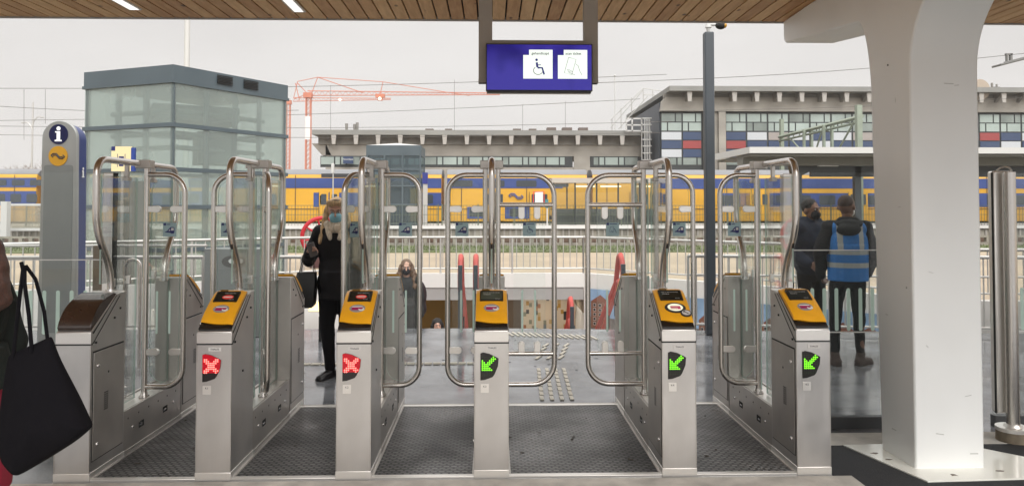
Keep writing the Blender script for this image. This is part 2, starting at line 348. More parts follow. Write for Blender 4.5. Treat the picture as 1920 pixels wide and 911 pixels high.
def mosaic_mat():
    m, n, l, b = node_mat('mosaic_tiles'); t = n.new('ShaderNodeTexCoord'); sp = n.new('ShaderNodeSeparateXYZ'); l.new(t.outputs['Object'], sp.inputs[0])
    i = math_n(n, l, 'FLOOR', math_n(n, l, 'DIVIDE', sp.outputs[0], .06)); j = math_n(n, l, 'FLOOR', math_n(n, l, 'DIVIDE', math_n(n, l, 'ADD', sp.outputs[2], math_n(n, l, 'MULTIPLY', i, .037)), .088))
    cb = n.new('ShaderNodeCombineXYZ'); l.new(i, cb.inputs[0]); l.new(j, cb.inputs[1]); w = n.new('ShaderNodeTexWhiteNoise'); w.noise_dimensions = '2D'; l.new(cb.outputs[0], w.inputs['Vector'])
    cb2 = n.new('ShaderNodeCombineXYZ'); l.new(j, cb2.inputs[0]); l.new(i, cb2.inputs[1]); w2 = n.new('ShaderNodeTexWhiteNoise'); w2.noise_dimensions = '2D'; l.new(cb2.outputs[0], w2.inputs['Vector'])
    r = n.new('ShaderNodeValToRGB'); r.color_ramp.interpolation = 'CONSTANT'; l.new(w2.outputs['Value'], r.inputs[0])
    cols = [(0,(.42,.22,.03)),(.2,(.35,.13,.04)),(.4,(.02,.02,.02)),(.55,(.13,.17,.20)),(.7,(.20,.20,.14)),(.85,(.48,.33,.14))]
    e = r.color_ramp.elements; e[0].color = (*cols[0][1],1); e[1].position = cols[1][0]; e[1].color = (*cols[1][1],1)
    for p, c in cols[2:]: k = e.new(p); k.color = (*c,1)
    mx = n.new('ShaderNodeMix'); mx.data_type = 'RGBA'; l.new(math_n(n, l, 'GREATER_THAN', w.outputs['Value'], .78), mx.inputs[0]); mx.inputs[6].default_value = (.60,.50,.38,1); l.new(r.outputs[0], mx.inputs[7]); l.new(mx.outputs[2], b.inputs['Base Color'])
    b.inputs['Roughness'].default_value = .35; return m
wood = wood_mat(); floor_m = floor_mat(); matting = mat_mat(); mosaic = mosaic_mat()

FONT_N = [0]
def text(body, size, mat, parent, M, name='lettering', ext=.0006, align='CENTER', bold=0):
    """flat lettering as a mesh; M places it (text lies in the local xy plane)"""
    c = bpy.data.curves.new('lettering', 'FONT'); c.body = body; c.size = size; c.align_x = align; c.align_y = 'CENTER'; c.extrude = ext; c.offset = bold; c.resolution_u = 3
    o = bpy.data.objects.new('lettering_source', c); COL.objects.link(o)
    dg = bpy.context.evaluated_depsgraph_get(); me = bpy.data.meshes.new_from_object(o.evaluated_get(dg)); bpy.data.objects.remove(o); bpy.data.curves.remove(c)
    me.transform(M); me.materials.clear(); me.materials.append(mat); me.name = name
    q = bpy.data.objects.new(name, me); COL.objects.link(q); q.parent = parent; return q
def front_M(x, y, z): return Matrix.Translation((x,y,z)) @ Matrix.Rotation(pi/2, 4, 'X')       # upright, read from -Y

# ------------------------------------------------------------------ ground, floor, platforms (setting)
g = MB()
g.add([(-160,-12,-3.2),(160,-12,-3.2),(160,30,-3.2),(-160,30,-3.2)], [(0,1,2,3)]); struct(g.build('lower_ground', brown_wall))
def edge_y(x): return 9.93-.09*max(x, 0)
pl = [(-9,-9),(11,-9),(11,edge_y(11)),(4,edge_y(4)),(0,9.93),(-9,9.93)]
g = MB(); g.prism(pl, 'z', -.35, 0); struct(g.build('station_floor', floor_m))
# sand-coloured square beyond the stairwell, cut round the opening
P0, P1, P2, P3 = (-9.0,10.2), (-2.3,14.0), (1.73,14.0), (6.3,9.75)
g = MB()
outer = [(-9,10.2),(-2.3,14.0),(1.73,14.0),(6.3,9.75),(11,9.3)]
g.prism([(-160,-9),(-9,-9),(-9,10.2),(-2.3,14.15),(-2.3,26.4),(-160,26.4)], 'z', -.4, -.01)
g.prism([(-2.3,14.15),(1.73,14.15),(1.73,26.4),(-2.3,26.4)], 'z', -.11, -.01)
g.prism([(1.73,14.15),(6.4,9.9),(11.02,9.45),(11.02,-9),(160,-9),(160,26.4),(1.73,26.4)], 'z', -.4, -.01)
struct(g.build('station_square', sand))
g = MB(); g.box(-160,160,26.4,30.6,-.4,.02); struct(g.build('lawn_strip', grass_m))
g = MB(); g.box(-1200,1200,30.6,1500,-.5,-.03); struct(g.build('ground', ballast))
# grass tufts on the strip
g = MB()
for i in range(5200):
    x = random.uniform(-24,34); y = random.uniform(26.5,30.4); h = random.uniform(.04,.15); a = random.uniform(0,pi); dx, dy = cos(a)*.02, sin(a)*.02
    q = random.uniform(-.04,.04); g.add([(x-dx,y-dy,.02),(x+dx,y+dy,.02),(x+q,y+q,.02+h)], [(0,1,2)])
tag(g.build('grass', grass_m), 'short green grass on the strip beside the tracks', 'grass', kind='stuff')
# concrete threshold strips in front of and behind the gates
g = MB(); g.box(-3.2,2.14,4.16,4.43,-.02,.006); g.box(-2.54,2.36,6.03,6.10,-.02,.012); g.box(2.12,9,5.0,5.26,-.02,.006)
struct(g.build('threshold_kerb', kerb_m))
g = MB(); g.box(2.04,11,1.5,4.995,-.02,.004); struct(g.build('entrance_matting', asphalt_mat))
struct(MB().box(-2.62,2.035,-3,4.157,-.02,.004).build('forecourt_paving', kerb_m))

rl = random.Random(21); g = MB()
for i in range(70):
    x = rl.uniform(-3,5); y = rl.uniform(6.3,9.6); q = rl.uniform(.008,.024); g.prism([(x+q*rl.uniform(.6,1)*cos(a), y+q*rl.uniform(.6,1)*sin(a)) for a in [k*pi/4 for k in range(8)]], 'z', .0005, .0022)
tag(g.build('gum_spots', M_('gum_grey', (.05,.05,.052), .8)), 'dark trodden gum spots on the wet floor', 'gum spots', kind='stuff')
g = MB()
for i in range(26):
    x = rl.uniform(-2.3,1.7); y = rl.uniform(4.55,5.95); q = rl.uniform(.008,.018); a = rl.uniform(0,3); g.cbox((x,y,.0165), (q*1.8,q,.002), (0,0,a))
tag(g.build('leaf_litter', M_('leaf_brown', (.045,.035,.025), .8)), 'small dark bits of leaf litter on the lane mats', 'litter', kind='stuff')
# lane mats between the gates
GX = [-2.44,-1.626,-.811,0,1.117,1.926]
lanes = [(GX[i]+.1, GX[i+1]-.1) for i in range(5)]
lane_lbl = ['between the readerless gate and the first red-cross gate','between the two red-cross gates','between the second red-cross gate and the middle gate','in the wide lane under the wheelchair sticker','between the two rightmost green-arrow gates']
for (a, b), s in zip(lanes, lane_lbl):
    r = empty('lane_mat', ((a+b)/2, 4.45, 0), 0, 'dark wet link mat '+s, 'floor mat', 'link mats lying in the gate lanes'); w = (b-a)/2-.004
    g = MB(); g.box(-w,w,.045,1.56,-.01,.012); g.build('mat_surface', matting, r)
    g = MB(); g.box(-w,w,.0,.043,-.01,.016); g.box(-w,w,1.562,1.60,-.01,.018); g.build('edge_strip', steel_light, r, .002)
    g = MB(); g.box(-w,-w+.012,.045,1.56,-.01,.017); g.box(w-.012,w,.045,1.56,-.01,.017); g.build('side_strip', steel_side, r)

# tactile paving
tac = M_('tactile_cream', (.47,.44,.37), .7, var=(10,.12))
def tactile(name, rects, label, group='tactile paving strips'):
    g = MB()
    for (x, y, w, h, rz) in rects: g.cbox((x,y,.006), (w,h,.008), (0,0,rz))
    tag(g.build(name, tac), label, 'tactile paving', group)
tactile('guide_strip', [(.42+.083*i+.006*j, 6.28+.155*j, .032, .125, 0) for i in range(4) for j in range(8)], 'cream dashed guide strip leading away from the wide lane')
tactile('guide_strip', [(.50+.12*k+.042*j, 7.98+.115*j*2, .03, .2, -.35) for k in range(3) for j in range(4)], 'three slanted cream guide bars in the middle of the floor')
tactile('guide_strip', [(.23+.072*i-.0*i, 9.45-.02*i, .03, .30, .25) for i in range(15)], 'row of short cream bars along the top of the stairs')
for x0, x1, s in ((-2.05,-1.1,'behind the standing woman'),(-.95,-.17,'behind the third lane')):
    tactile('guide_strip', [(x0+(x1-x0)*(i+.5)/9, 7.66+.055*j, (x1-x0)/9*.86, .03, 0) for i in range(9) for j in range(2)], 'double cream guide line on the floor '+s)

# stairwell: parapets, walls, stairs
def seg_wall(name, pts, z0, z1, t, m, label=None, cat='wall', parent=None, cap_m=None):
    g = MB()
    for (a, b) in zip(pts, pts[1:]):
        a = Vector((*a,0)); b = Vector((*b,0)); d = (b-a).normalized(); n = Vector((-d.y, d.x, 0))*t
        g.add([(a.x,a.y,z0),(b.x,b.y,z0),(b.x+n.x,b.y+n.y,z0),(a.x+n.x,a.y+n.y,z0),(a.x,a.y,z1),(b.x,b.y,z1),(b.x+n.x,b.y+n.y,z1),(a.x+n.x,a.y+n.y,z1)],
              [(0,3,2,1),(4,5,6,7),(0,1,5,4),(1,2,6,5),(2,3,7,6),(3,0,4,7)])
    o = g.build(name, m, parent)
    if label: tag(o, label, cat)
    return o
r = empty('stairwell_parapet', (0,14,0), 0, 'low white and grey parapet wall round the far side of the stairwell', 'parapet wall')
def sub(pts): return [(x, y-14) for x, y in pts]
far = [(-9.0,10.2),(-2.3,14.0),(1.73,14.0),(6.3,9.75),(10.5,9.3)]
seg_wall('white_band', sub(far), .10, .36, .14, white_wall, parent=r)
seg_wall('lower_band', sub([(-2.3,14.02),(1.73,14.02)]), -.135, .098, .14, grey_wall, parent=r)
seg_wall('side_band', sub([(-9.0,10.2),(-2.3,14.0)]), -3.1, .098, .13, white_wall, parent=r)
seg_wall('side_band', sub([(1.73,14.0),(6.3,9.75),(10.5,9.3)]), -3.1, .098, .13, white_wall, parent=r)
# underpass walls below the parapet
tag(MB().box(-2.2,-.12,16.2,16.35,-3.1,-.142).build('underpass_wall', orange_wall), 'ochre wall inside the underpass below the parapet', 'wall')
tag(MB().box(.0,.62,15.8,15.95,-3.1,-.142).build('underpass_wall', brown_wall), 'brown panel wall inside the underpass left of the mosaic', 'wall')
tag(MB().box(.62,1.75,15.6,15.75,-3.1,-.142).build('mosaic_wall', mosaic), 'cream mosaic wall with scattered ochre, black and red tiles', 'wall')
tag(MB().box(-2.3,-2.2,14.17,16.2,-3.1,-.142).box(1.75,1.85,14.17,15.6,-3.1,-.142).build('underpass_side_wall', white_wall), 'plain side walls enclosing the underpass mouth', 'wall')
struct(MB().box(-2.4,1.9,14.165,16.4,-.14,-.115).build('underpass_ceiling', grey_wall))
for x in (-1.4,.2,1.2):  # unseen lamps, added to brighten the walls below the parapet
    r = empty('underpass_fill_light', (x,14.95,-.1425), 0, 'unseen lamp panel added under the underpass ceiling, '+{-1.4:'by the ochre wall',.2:'by the brown wall',1.2:'by the mosaic'}[x], 'ceiling light', 'lamps added to brighten the underpass')
    MB().box(-.3,.3,-.08,.08,-.03,0).build('housing', white_l, r); MB().box(-.28,.28,-.07,.07,-.034,-.031).build('diffuser', glow('underpass_fill_glow', (1,.93,.80), 20) if 'underpass_fill_glow' not in bpy.data.materials else bpy.data.materials['underpass_fill_glow'], r)
g = MB()
for i in range(19): g.box(-1.3,2.5,9.93+.30*i,9.93+.30*(i+1),-3.2,-.02-.17*(i+1)+.02*0)
tag(g.build('stairs', kerb_m), 'concrete stairs going down into the underpass', 'stairs')
# photo mural on the right stairwell wall: town houses under a blue sky
mur = empty('wall_mural', (1.75,13.98,0), atan2(9.75-14.0, 6.3-1.73), 'printed mural of brick town houses under blue sky on the stairwell wall', 'mural')
mb = M_('mural_sky', (.25,.38,.55), .5, var=(2,.35)); mbr = M_('mural_brick', (.20,.095,.06), .6, var=(9,.3)); mro = M_('mural_roof', (.22,.085,.055), .6); mgr = M_('mural_street', (.20,.19,.18), .6, var=(7,.5)); mor = M_('mural_plaster', (.55,.36,.14), .6, var=(5,.2))
MB().box(.12,6.2,-.035,-.02,-1.6,.085).build('sky_print', mb, mur)
MB().box(.12,6.2,-.038,-.0351,-1.6,-.42).build('street_print', mgr, mur)
x = .16; k = 0
while x < 6.0:
    w = random.uniform(.30,.42); h = random.uniform(-.20,-.08); m = (mbr, mor, white_l, mbr, mor)[k % 5]
    if k == 0: h = -.04
    g = MB(); g.box(x,x+w,-.0415,-.0385,-.62,h-.10); g.mat(1).prism([(x-.0,h-.10),(x+w,h-.10),(x+w*.5,h+.03)], 'y', -.0425, -.0385)
    g.mat(2)
    for r_ in range(5):
        for c_ in range(3): g.mat(2).box(x+w*(.13+.29*c_), x+w*(.27+.29*c_), -.044,-.042, h-.19-.085*r_, h-.135-.085*r_); g.mat(3).box(x+w*(.142+.29*c_), x+w*(.258+.29*c_), -.0455,-.0441, h-.185-.085*r_, h-.14-.085*r_)
    g.build('house_print', [m, mro, white_l, dark_gap], mur); x += w*random.choice((1.0,1.0,1.35)); k += 1

# ------------------------------------------------------------------ canopy: wooden ceiling, column
ZC = 3.25; Y1 = 6.575; Y0 = 1.52
g = MB(); k = -110
while k < 110:
    g.box(k*.12+.007, (k+1)*.12-.007, Y0, Y1-.02, ZC, ZC+.022); k += 1
struct(g.build('ceiling', wood))
g = MB(); g.box(-13.3,13.3,Y0,Y1-.02,ZC+.024,ZC+.30); struct(g.build('ceiling_void', wood_dark))
g = MB(); g.box(-13.3,13.3,Y1-.018,Y1,ZC-.012,ZC+.31); struct(g.build('ceiling_fascia', M_('fascia_grey', (.42,.41,.40), .5)))
led_w = glow('white_strip_light', (1,.97,.92), 1.1)
for (x, y0, y1, s) in ((-2.97,5.1,6.27,'left strip light recessed in the wooden ceiling'), (-1.62,5.1,6.30,'strip light recessed in the wooden ceiling nearer the hanging screen'), (.78,4.4,5.85,'strip light beside the right hanger of the screen')):
    r = empty('ceiling_light', (x,(y0+y1)/2,ZC), 0, s, 'ceiling light', 'white strip lights in the plank ceiling'); h = (y1-y0)/2
    MB().box(-.052,.052,-h,h,-.012,.004).build('housing', white_l, r); MB().box(-.036,.036,-h+.02,h-.02,-.0145,-.0125).build('diffuser', led_w, r)

scuff = M_('scuff_mark', (.50,.50,.48), .6)
col = empty('canopy_column', (2.79,4.70,0), 0, 'large pale grey T-shaped column carrying the wooden canopy', 'column')
def column_profile():
    # in (y, z) of the world; the arm reaches away, a mirrored arm reaches towards the viewer
    p = [(4.905,.0),(4.985,2.25)]
    p += [(4.985+.19*(1-cos(t)), 2.25+.65*sin(t)) for t in [pi/2*i/14 for i in range(1,15)]]
    p += [(6.44,3.035),(6.475,3.06),(6.49,3.10),(6.49,3.235)]
    p += [(6.0,3.247),(1.6,3.247),(1.55,3.05)]
    p += [(3.9,2.98)]
    p += [(4.515-.55*(1-sin(t)), 2.45+.53*cos(t)) for t in [pi/2*i/12 for i in range(0,13)]]
    p += [(4.515,0)]
    return [(y-4.70, z) for y, z in p]
g = MB(); g.prism(column_profile(), 'x', -.215, .215, True); o = g.build('shaft', column_m, col, .012)
g = MB()
g.prism([(2.351-2.79,4.976-4.70),(2.530-2.79,4.31-4.70),(3.60-2.79,4.36-4.70),(3.63-2.79,4.45-4.70),(3.216-2.79,4.90-4.70),(2.60-2.79,4.985-4.70)], 'z', .004, .014); g.build('floor_plate', plate_floor, col, .002)
g = MB()
for x, y in ((-.32,.10),(-.29,-.02),(-.05,-.30),(.27,-.24)):
    g.prism([(x+.03*random.uniform(.4,1)*cos(a), y+.02*random.uniform(.4,1)*sin(a)) for a in [i*pi/4 for i in range(8)]], 'z', .0141, .0152)
g.build('floor_scuff', M_('worn_patch', (.16,.13,.11), .8), col)
g = MB()
for (x, z, w, h, a) in ((.03,2.36,.06,.005,.05),(.08,2.35,.03,.004,-.1),(-.10,1.2,.03,.003,.3),(.12,.45,.04,.004,-.2),(-.06,.22,.05,.005,.15),(.15,.10,.05,.006,0),(-.13,.75,.02,.004,.8)): g.cbox((x,-.1855,z), (w,.001,h), (0,a,0))
for (y, z, w, h) in ((.05,.18,.05,.005),(.12,.9,.03,.004),(-.05,1.6,.03,.003),(-.02,2.28,.004,.03)): g.cbox((-.2155,y,z), (.001,w,h))
g.build('scuff', scuff, col)
g = MB(); g.cyl((-.2155,.06,2.52),(-.2195,.06,2.52),.006,.006,8); g.cyl((-.2155,-.12,1.1),(-.2185,-.12,1.1),.004,.004,8); g.build('screw', dark_gap, col)

# ------------------------------------------------------------------ hanging information screen
r = empty('hanging_screen', (.307,4.8,2.5), 0, 'blue lit screen hung from the ceiling showing wheelchair and scan ticket pictograms', 'information screen')
gx = lambda px: at(px,120,4.8).x-.307
gz = lambda py: at(1010,py,4.8).z-2.5
MB().box(gx(897),gx(923),.06,.12,gz(153),.76).box(gx(1097),gx(1124),.06,.12,gz(153),.76).box(gx(923),gx(1097),.06,.12,gz(100),gz(72)).build('hanger_frame', grey_frame, r, .003)
MB().box(gx(897)-.001,gx(923)+.001,.058,.122,gz(153)-.0,gz(146)).box(gx(1097)-.001,gx(1124)+.001,.058,.122,gz(153),gz(146)).build('hanger_cap', grey_frame, r, .002)
MB().box(gx(911),gx(1111),0,.058,gz(171),gz(82.5)).build('screen_case', black_pl, r, .003)
MB().box(gx(913),gx(1108),.004,.05,gz(175),gz(171.2)).build('bottom_lip', black_pl, r)
def screen_glow():
    m, n, l, b = node_mat('blue_screen'); t = n.new('ShaderNodeTexCoord'); x = n.new('ShaderNodeTexNoise'); x.inputs['Scale'].default_value = 3.2; l.new(t.outputs['Object'], x.inputs['Vector'])
    rr = n.new('ShaderNodeValToRGB'); l.new(x.outputs[0], rr.inputs[0]); rr.color_ramp.elements[0].position = .36; rr.color_ramp.elements[0].color = (.003,.0,.15,1); rr.color_ramp.elements[1].position = .52; rr.color_ramp.elements[1].color = (.030,.020,.30,1)
    b.inputs['Base Color'].default_value = (.01,.01,.05,1); b.inputs['Roughness'].default_value = .14; l.new(rr.outputs[0], b.inputs['Emission Color']); b.inputs['Emission Strength'].default_value = .9; return m
MB().box(gx(913),gx(1109),-.002,-.0002,gz(169),gz(84.5)).build('display', screen_glow(), r)
scr_w = glow('screen_white', (.86,.93,.86), .95); scr_navy = glow('screen_navy', (.03,.03,.22), .6); scr_ink = M_('screen_ink', (.10,.10,.10), .5)
for x0, kind, word in ((981,'chair','gehandicapt'), (1046,'ticket','scan ticket')):
    x1 = x0+55; p = [(gx(x0),gz(148)),(gx(x1),gz(148)),(gx(x1),gz(94)),(gx(x0+11),gz(94)),(gx(x0+11),gz(104)),(gx(x0),gz(104))]
    fld = MB().prism(p, 'y', -.0035, -.0022).build('white_field', scr_w, r)
    text(word, .024, scr_ink, fld, front_M(gx(x0+32 if kind == 'chair' else x0+29), -.0045, gz(101)), bold=.0003)
    u = .0035; cx_ = gx(x0+25); g = MB(); yb = -.0048
    def line(pts, rad, g=g):
        g.tube([(a, yb, b_) for a, b_ in pts], rad, 5)
    if kind == 'chair':
        g.disc((cx_, yb, gz(113)), .0085, 'y', .001, 16)
        line([(cx_+.001,gz(118)),(cx_+.005,gz(127))], .0072); line([(cx_+.004,gz(122.5)),(cx_+.028,gz(122.5))], .0026); line([(cx_+.006,gz(128)),(cx_+.036,gz(128)),(cx_+.049,gz(140.5))], .0058)
        g.mat(1); line([(cx_+.010+.030*cos(radians(a)), gz(133)+.026*sin(radians(a))) for a in range(128,345,12)], .0021)
    else:
        line([(gx(x0+20),gz(108)),(gx(x0+34),gz(112)),(gx(x0+26),gz(141)),(gx(x0+12),gz(137)),(gx(x0+20),gz(108))], .0012)
        line([(gx(x0+17),gz(131)),(gx(x0+22),gz(132)),(gx(x0+28),gz(135)),(gx(x0+24),gz(136)),(gx(x0+18),gz(133)),(gx(x0+21),gz(137)),(gx(x0+32),gz(141))], .0012)
        line([(gx(x0+33),gz(120)),(gx(x0+38),gz(124)),(gx(x0+41),gz(134)),(gx(x0+45),gz(141))], .0012)
    g.build('pictogram', [scr_navy if kind == 'chair' else scr_ink, scr_ink], fld)

# ------------------------------------------------------------------ ticket gates
ARROW = ["......#.",".....###","#...###.","##.###..","#####...","####....","#####...","######.."]
CROSS = ["##....##","###..###",".######.","..####..","..####..",".######.","###..###","##....##"]
CL = 1.70            # length of a gate
def side_plates(parent, y0, y1, side, rear, door):
    """the side of a cabinet: seams, hinged door with locks and vent; y measured inward from the cabinet's street face"""
    sx = .1*side; f = (lambda y: y) if not rear else (lambda y: CL-y)
    def bx(g, ya, yb, za, zb, o0, o1):
        a, b = sorted((f(ya), f(yb))); xa, xb = sorted((sx+side*o0, sx+side*o1)); g.box(xa,xb,a,b,za,zb)
    g = MB()
    poly = [(f(.018),.862),(f(.29),1.052),(f(.298),1.052),(f(.026),.855)]
    g.prism(poly, 'x', *sorted((sx+side*.0004, sx+side*.0022)))
    poly = [(f(.004),.80),(f(.012),.82),(f(.40),1.00),(f(.40),.993),(f(.014),.812),(f(.004),.793)]
    g.prism([(f(.30),1.045),(f(.405),.0)] and [(f(.02),.80),(f(.33),1.045),(f(.337),1.045),(f(.028),.80)], 'x', *sorted((sx+side*.0004, sx+side*.0024)))
    g.build('side_seam', dark_gap, parent)
    if door:
        g = MB(); bx(g,.024,.392,.108,.752,.0004,.0015); g.mat(0); o = g.build('door_gap', dark_gap, parent)
        g = MB(); 
        pl = [(f(.030),.114),(f(.386),.114),(f(.386),.742),(f(.030),.742)]
        g.prism(pl, 'x', *sorted((sx+side*.0012, sx+side*.0045))); d = g.build('access_door', steel_side, parent, .0012)
        g = MB()
        for yy, zz in ((.075,.66),(.075,.20)): g.ell((sx+side*.006, f(yy), zz), (.008,.011,.011), None, 10, 6)
        g.build('lock', chrome, d)
        g = MB()
        for i in range(9): bx(g,.15,.20,.38+.0125*i,.3855+.0125*i,.0046,.0054)
        g.build('vent', dark_gap, d)
    g = MB()
    for yy, zz in ((.34,.965),(.27,.915),(.055,.80),(.20,.60)): bx(g,yy-.006,yy+.006,zz-.006,zz+.006,.0005,.0058)
    g.build('sensor_hole', dark_gap, parent)
def cabinet(parent, rear, has_reader, doorsides, kind, reader_kind=None, num=None, led=None):
    f = (lambda y: y) if not rear else (lambda y: CL-y)
    prof = [(f(0),.063),(f(0),.868),(f(.012),.876),(f(.30),1.058),(f(.325),1.064),(f(.41),1.064),(f(.41),.0),(f(.004),.0),(f(.004),.063)]
    prof = [(f(.0),.0),(f(.0),.868),(f(.012),.876),(f(.30),1.058),(f(.325),1.064),(f(.41),1.064),(f(.41),.0)]
    g = MB(); g.prism(prof, 'x', -.1, .1); c = g.build('front_cabinet' if not rear else 'rear_cabinet', steel if not rear else steel_side, parent, .004)
    ya, yb = sorted((f(-.0035), f(.012)))
    MB().box(-.104,.104,*sorted((f(-.004),f(.415))),0,.052).build('plinth', steel_light, c, .002)
    MB().box(-.1022,.1022,*sorted((f(-.0015),f(.02))),.792,.800).build('front_seam', dark_gap, c)
    MB().box(-.1015,.1015,*sorted((f(-.0032),f(-.0005))),.803,.862).build('front_lip', steel_light, c, .001)
    MB().box(-.1012,.1012,*sorted((f(.396),f(.411))),1.0635,1.0665).build('rear_trim', steel_light, c)
    MB().box(-.1018,-.0965,*sorted((f(-.0018),f(.004))),.054,.79).box(.0965,.1018,*sorted((f(-.0018),f(.004))),.054,.79).build('corner_trim', steel_side, c)
    for s in (-1, 1): side_plates(c, 0, .4, s, rear, s in doorsides)
    if rear:
        MB().box(-.099,.099,CL-.401,CL-.4,.32,1.05).build('inner_panel', pane_edge_panel, c) if False else None
    # sloping top: yellow card reader or dark cap.  local frame on the slope
    th = atan2(1.058-.876, .30-.012); s = 1 if not rear else -1
    T = Matrix.Translation((0, f(.012), .876)) @ (Matrix.Rotation(pi, 4, 'Z') if rear else Matrix()) @ Matrix.Rotation(th, 4, 'X')   # x right, y up the slope, z out
    if not has_reader:
        g = MB(); n_ = 12; Lc = .345
        pts = [(0,.0),(0,.02)]+[(Lc*i/n_, (.020+.050*sin(pi*(i/n_)**.8)) if i < n_ else 0) for i in range(1, n_)]+[(Lc,.0)]
        g.T = T; g.prism(pts, 'x', -.0965, .0965, True); g.build('blank_cap', brown_cap, c, .003)
        return c
    g = MB(); g.T = T
    # black wedge under the reader, then the yellow shell
    g.prism([(-.0965,-.002),(.0965,-.002),(.0965,.33),(-.0965,.33)], 'z', .001, .012); w = g.build('reader_base', black_pl, c, .002)
    g = MB(); g.T = T
    def top_z(y): return .034+.010*sin(pi*min(1, max(0, y/.335)))
    rows = 12; outl = []
    # shell as a lofted sheet with curved lower lip (deeper at the right, as the real thing)
    vs = []; fs = []
    NX = 8
    for j in range(rows+1):
        t = j/rows
        for i in range(NX+1):
            u = -1+2*i/NX; hw = .0955*(1-.0*t); y_lo = .036-.014*(1-u*u)-.010*u; y = y_lo+(.338-y_lo)*t
            ed = .010*(abs(u)**6)+ .007*(abs(2*t-1)**8)
            vs.append((u*hw, y, top_z(y)-ed))
    top_n = len(vs)
    for j in range(rows+1):
        for i in range(NX+1):
            v = vs[j*(NX+1)+i]; vs.append((v[0], v[1]+(.012 if j == 0 else 0), .010))
    for j in range(rows):
        for i in range(NX):
            a = j*(NX+1)+i; q = (a, a+1, a+NX+2, a+NX+1); fs.append(q); fs.append(tuple(top_n+z for z in q[::-1]))
    def strip(ix):
        for a, b in zip(ix, ix[1:]): fs.append((a, top_n+a, top_n+b, b))
    strip([i for i in range(NX+1)][::-1]); strip([rows*(NX+1)+i for i in range(NX+1)])
    strip([j*(NX+1) for j in range(rows+1)]); strip([j*(NX+1)+NX for j in range(rows+1)][::-1])
    g.add(vs, fs, True); rd = g.build('card_reader', yellow, c)
    zt = .0455
    def flat(poly, z0, z1, m, nm, par=rd):
        gg = MB(); gg.T = T; gg.prism(poly, 'z', z0, z1); return gg.build(nm, m, par)
    flat(rrect(-.072,.072,.205,.305,.006), .036, zt, black_pl, 'screen_bezel')
    sc_ = flat(rrect(-.064,.064,.218,.293,.003), .0362, zt+.0006, screen_m if reader_kind != 'lcd' else lcd_m, 'screen')
    TT = T @ Matrix.Translation((0,0,zt+.0015))
    if rear: return c
    def tx(b, x, y, s_, m): text(b, s_, m, sc_, TT @ Matrix.Translation((x,y,0)), ext=.0003)
    if reader_kind == 'closed':
        flat(oval(.008,.248,.034,.020), .045, zt+.0014, red_print, 'closed_symbol', sc_); flat([(-.018,.244),(.034,.244),(.034,.252),(-.018,.252)], .0455, zt+.0019, white_l, 'closed_bar', sc_)
        tx('POORT GESLOTEN', .014, .283, .008, plate_m)
    else:
        tx('houd uw kaart voor de lezer', 0, .284, .009, plate_m); tx('Check-in', -.028, .266, .012, plate_m)
    tx('Meer info', .036, .224, .007, plate_m)
    text('ov-gates', .009, ink, rd, T @ Matrix.Translation((-.045,.322,.0425)), name='maker_mark') if False else None
    MBt = MB(); MBt.T = T; MBt.prism(rrect(-.06,-.012,.317,.325,.003), 'z', .036, .0425); MBt.build('maker_mark', M_('bronze_mark', (.22,.12,.02), .5) if 'bronze_mark' not in bpy.data.materials else bpy.data.materials['bronze_mark'], rd)
    if reader_kind == 'big':
        o1 = flat(oval(.005,.135,.064,.046,32), .04, zt+.0008, ink, 'card_target'); flat(oval(.005,.137,.047,.034,28), .045, zt+.0018, glow('target_ring', (.95,.95,.72), .75), 'lit_field', o1)
        flat([(-.025,.118),(.036,.118),(.036,.147),(-.025,.147)], .0455, zt+.0028, M_('pink_card', (.70,.12,.22), .4), 'card_picture', o1)
        flat([(-.025,.118),(.018,.118),(.018,.132),(-.025,.132)], .0465, zt+.0034, M_('pale_pink', (.85,.55,.5), .4), 'card_hand', o1)
        o2 = flat(oval(.060,.083,.033,.028,24), .04, zt+.0038, ink, 'arrow_target'); flat(oval(.060,.083,.026,.022,24), .045, zt+.0048, plate_m, 'arrow_field', o2)
        flat([(.044,.098),(.058,.098),(.0535,.0925),(.074,.074),(.070,.070),(.050,.0885),(.044,.083)], .0455, zt+.0056, ink, 'arrow', o2)
    else:
        o1 = flat(oval(.0,.140,.047,.034), .04, zt+.0006, grey_print, 'card_target')
        flat([(-.033,.122),(.030,.122),(.030,.156),(-.033,.156)], .045, zt+.0014, magenta, 'card_picture', o1); flat([(-.033,.148),(.030,.148),(.030,.156),(-.033,.156)], .0452, zt+.0018, white_l, 'card_stripe', o1)
        flat([(.006,.128),(.016,.118),(.034,.116),(.044,.126),(.040,.142),(.034,.142),(.032,.130),(.020,.128),(.010,.134)], .0455, zt+.0024, white_l, 'hand_picture', o1)
    if led:
        g = MB(); P = [(-.066,.735),(-.05,.741),(-.012,.733),(.030,.712),(.042,.705),(.038,.660),(.018,.612),(.006,.596),(-.040,.580),(-.066,.577)]
        g.prism(P, 'y', -.006, -.0004); ip = g.build('indicator_panel', black_pl, c, .0015)
        pat = ARROW if led == 'green' else CROSS; g = MB(); x0, z0, st = (-.054, .714, .0108) if led == 'green' else (-.052,.708,.0108)
        if led == 'red':
            MB().prism([(-.0655,.735),(-.05,.740),(-.012,.732),(.030,.711),(.041,.705),(.037,.660),(.028,.630),(-.0655,.630)], 'y', -.0072, -.0062).build('lit_backing', led_red_core, ip)
        for j in range(11):
            for i in range(8):
                on = j < 8 and pat[j][i] == '#'; X = x0+st*i; Z = z0-st*j
                if X > .030 or (X > .014 and Z < .64) or Z < .60: continue
                g.mat(0 if on else 1)
                if on or led == 'green': g.disc((X,-.0095,Z), .0041 if on else .002, 'y', .003 if on else .0034, 8)
        g.build('led_matrix', [led_red if led == 'red' else led_green, led_off], ip)
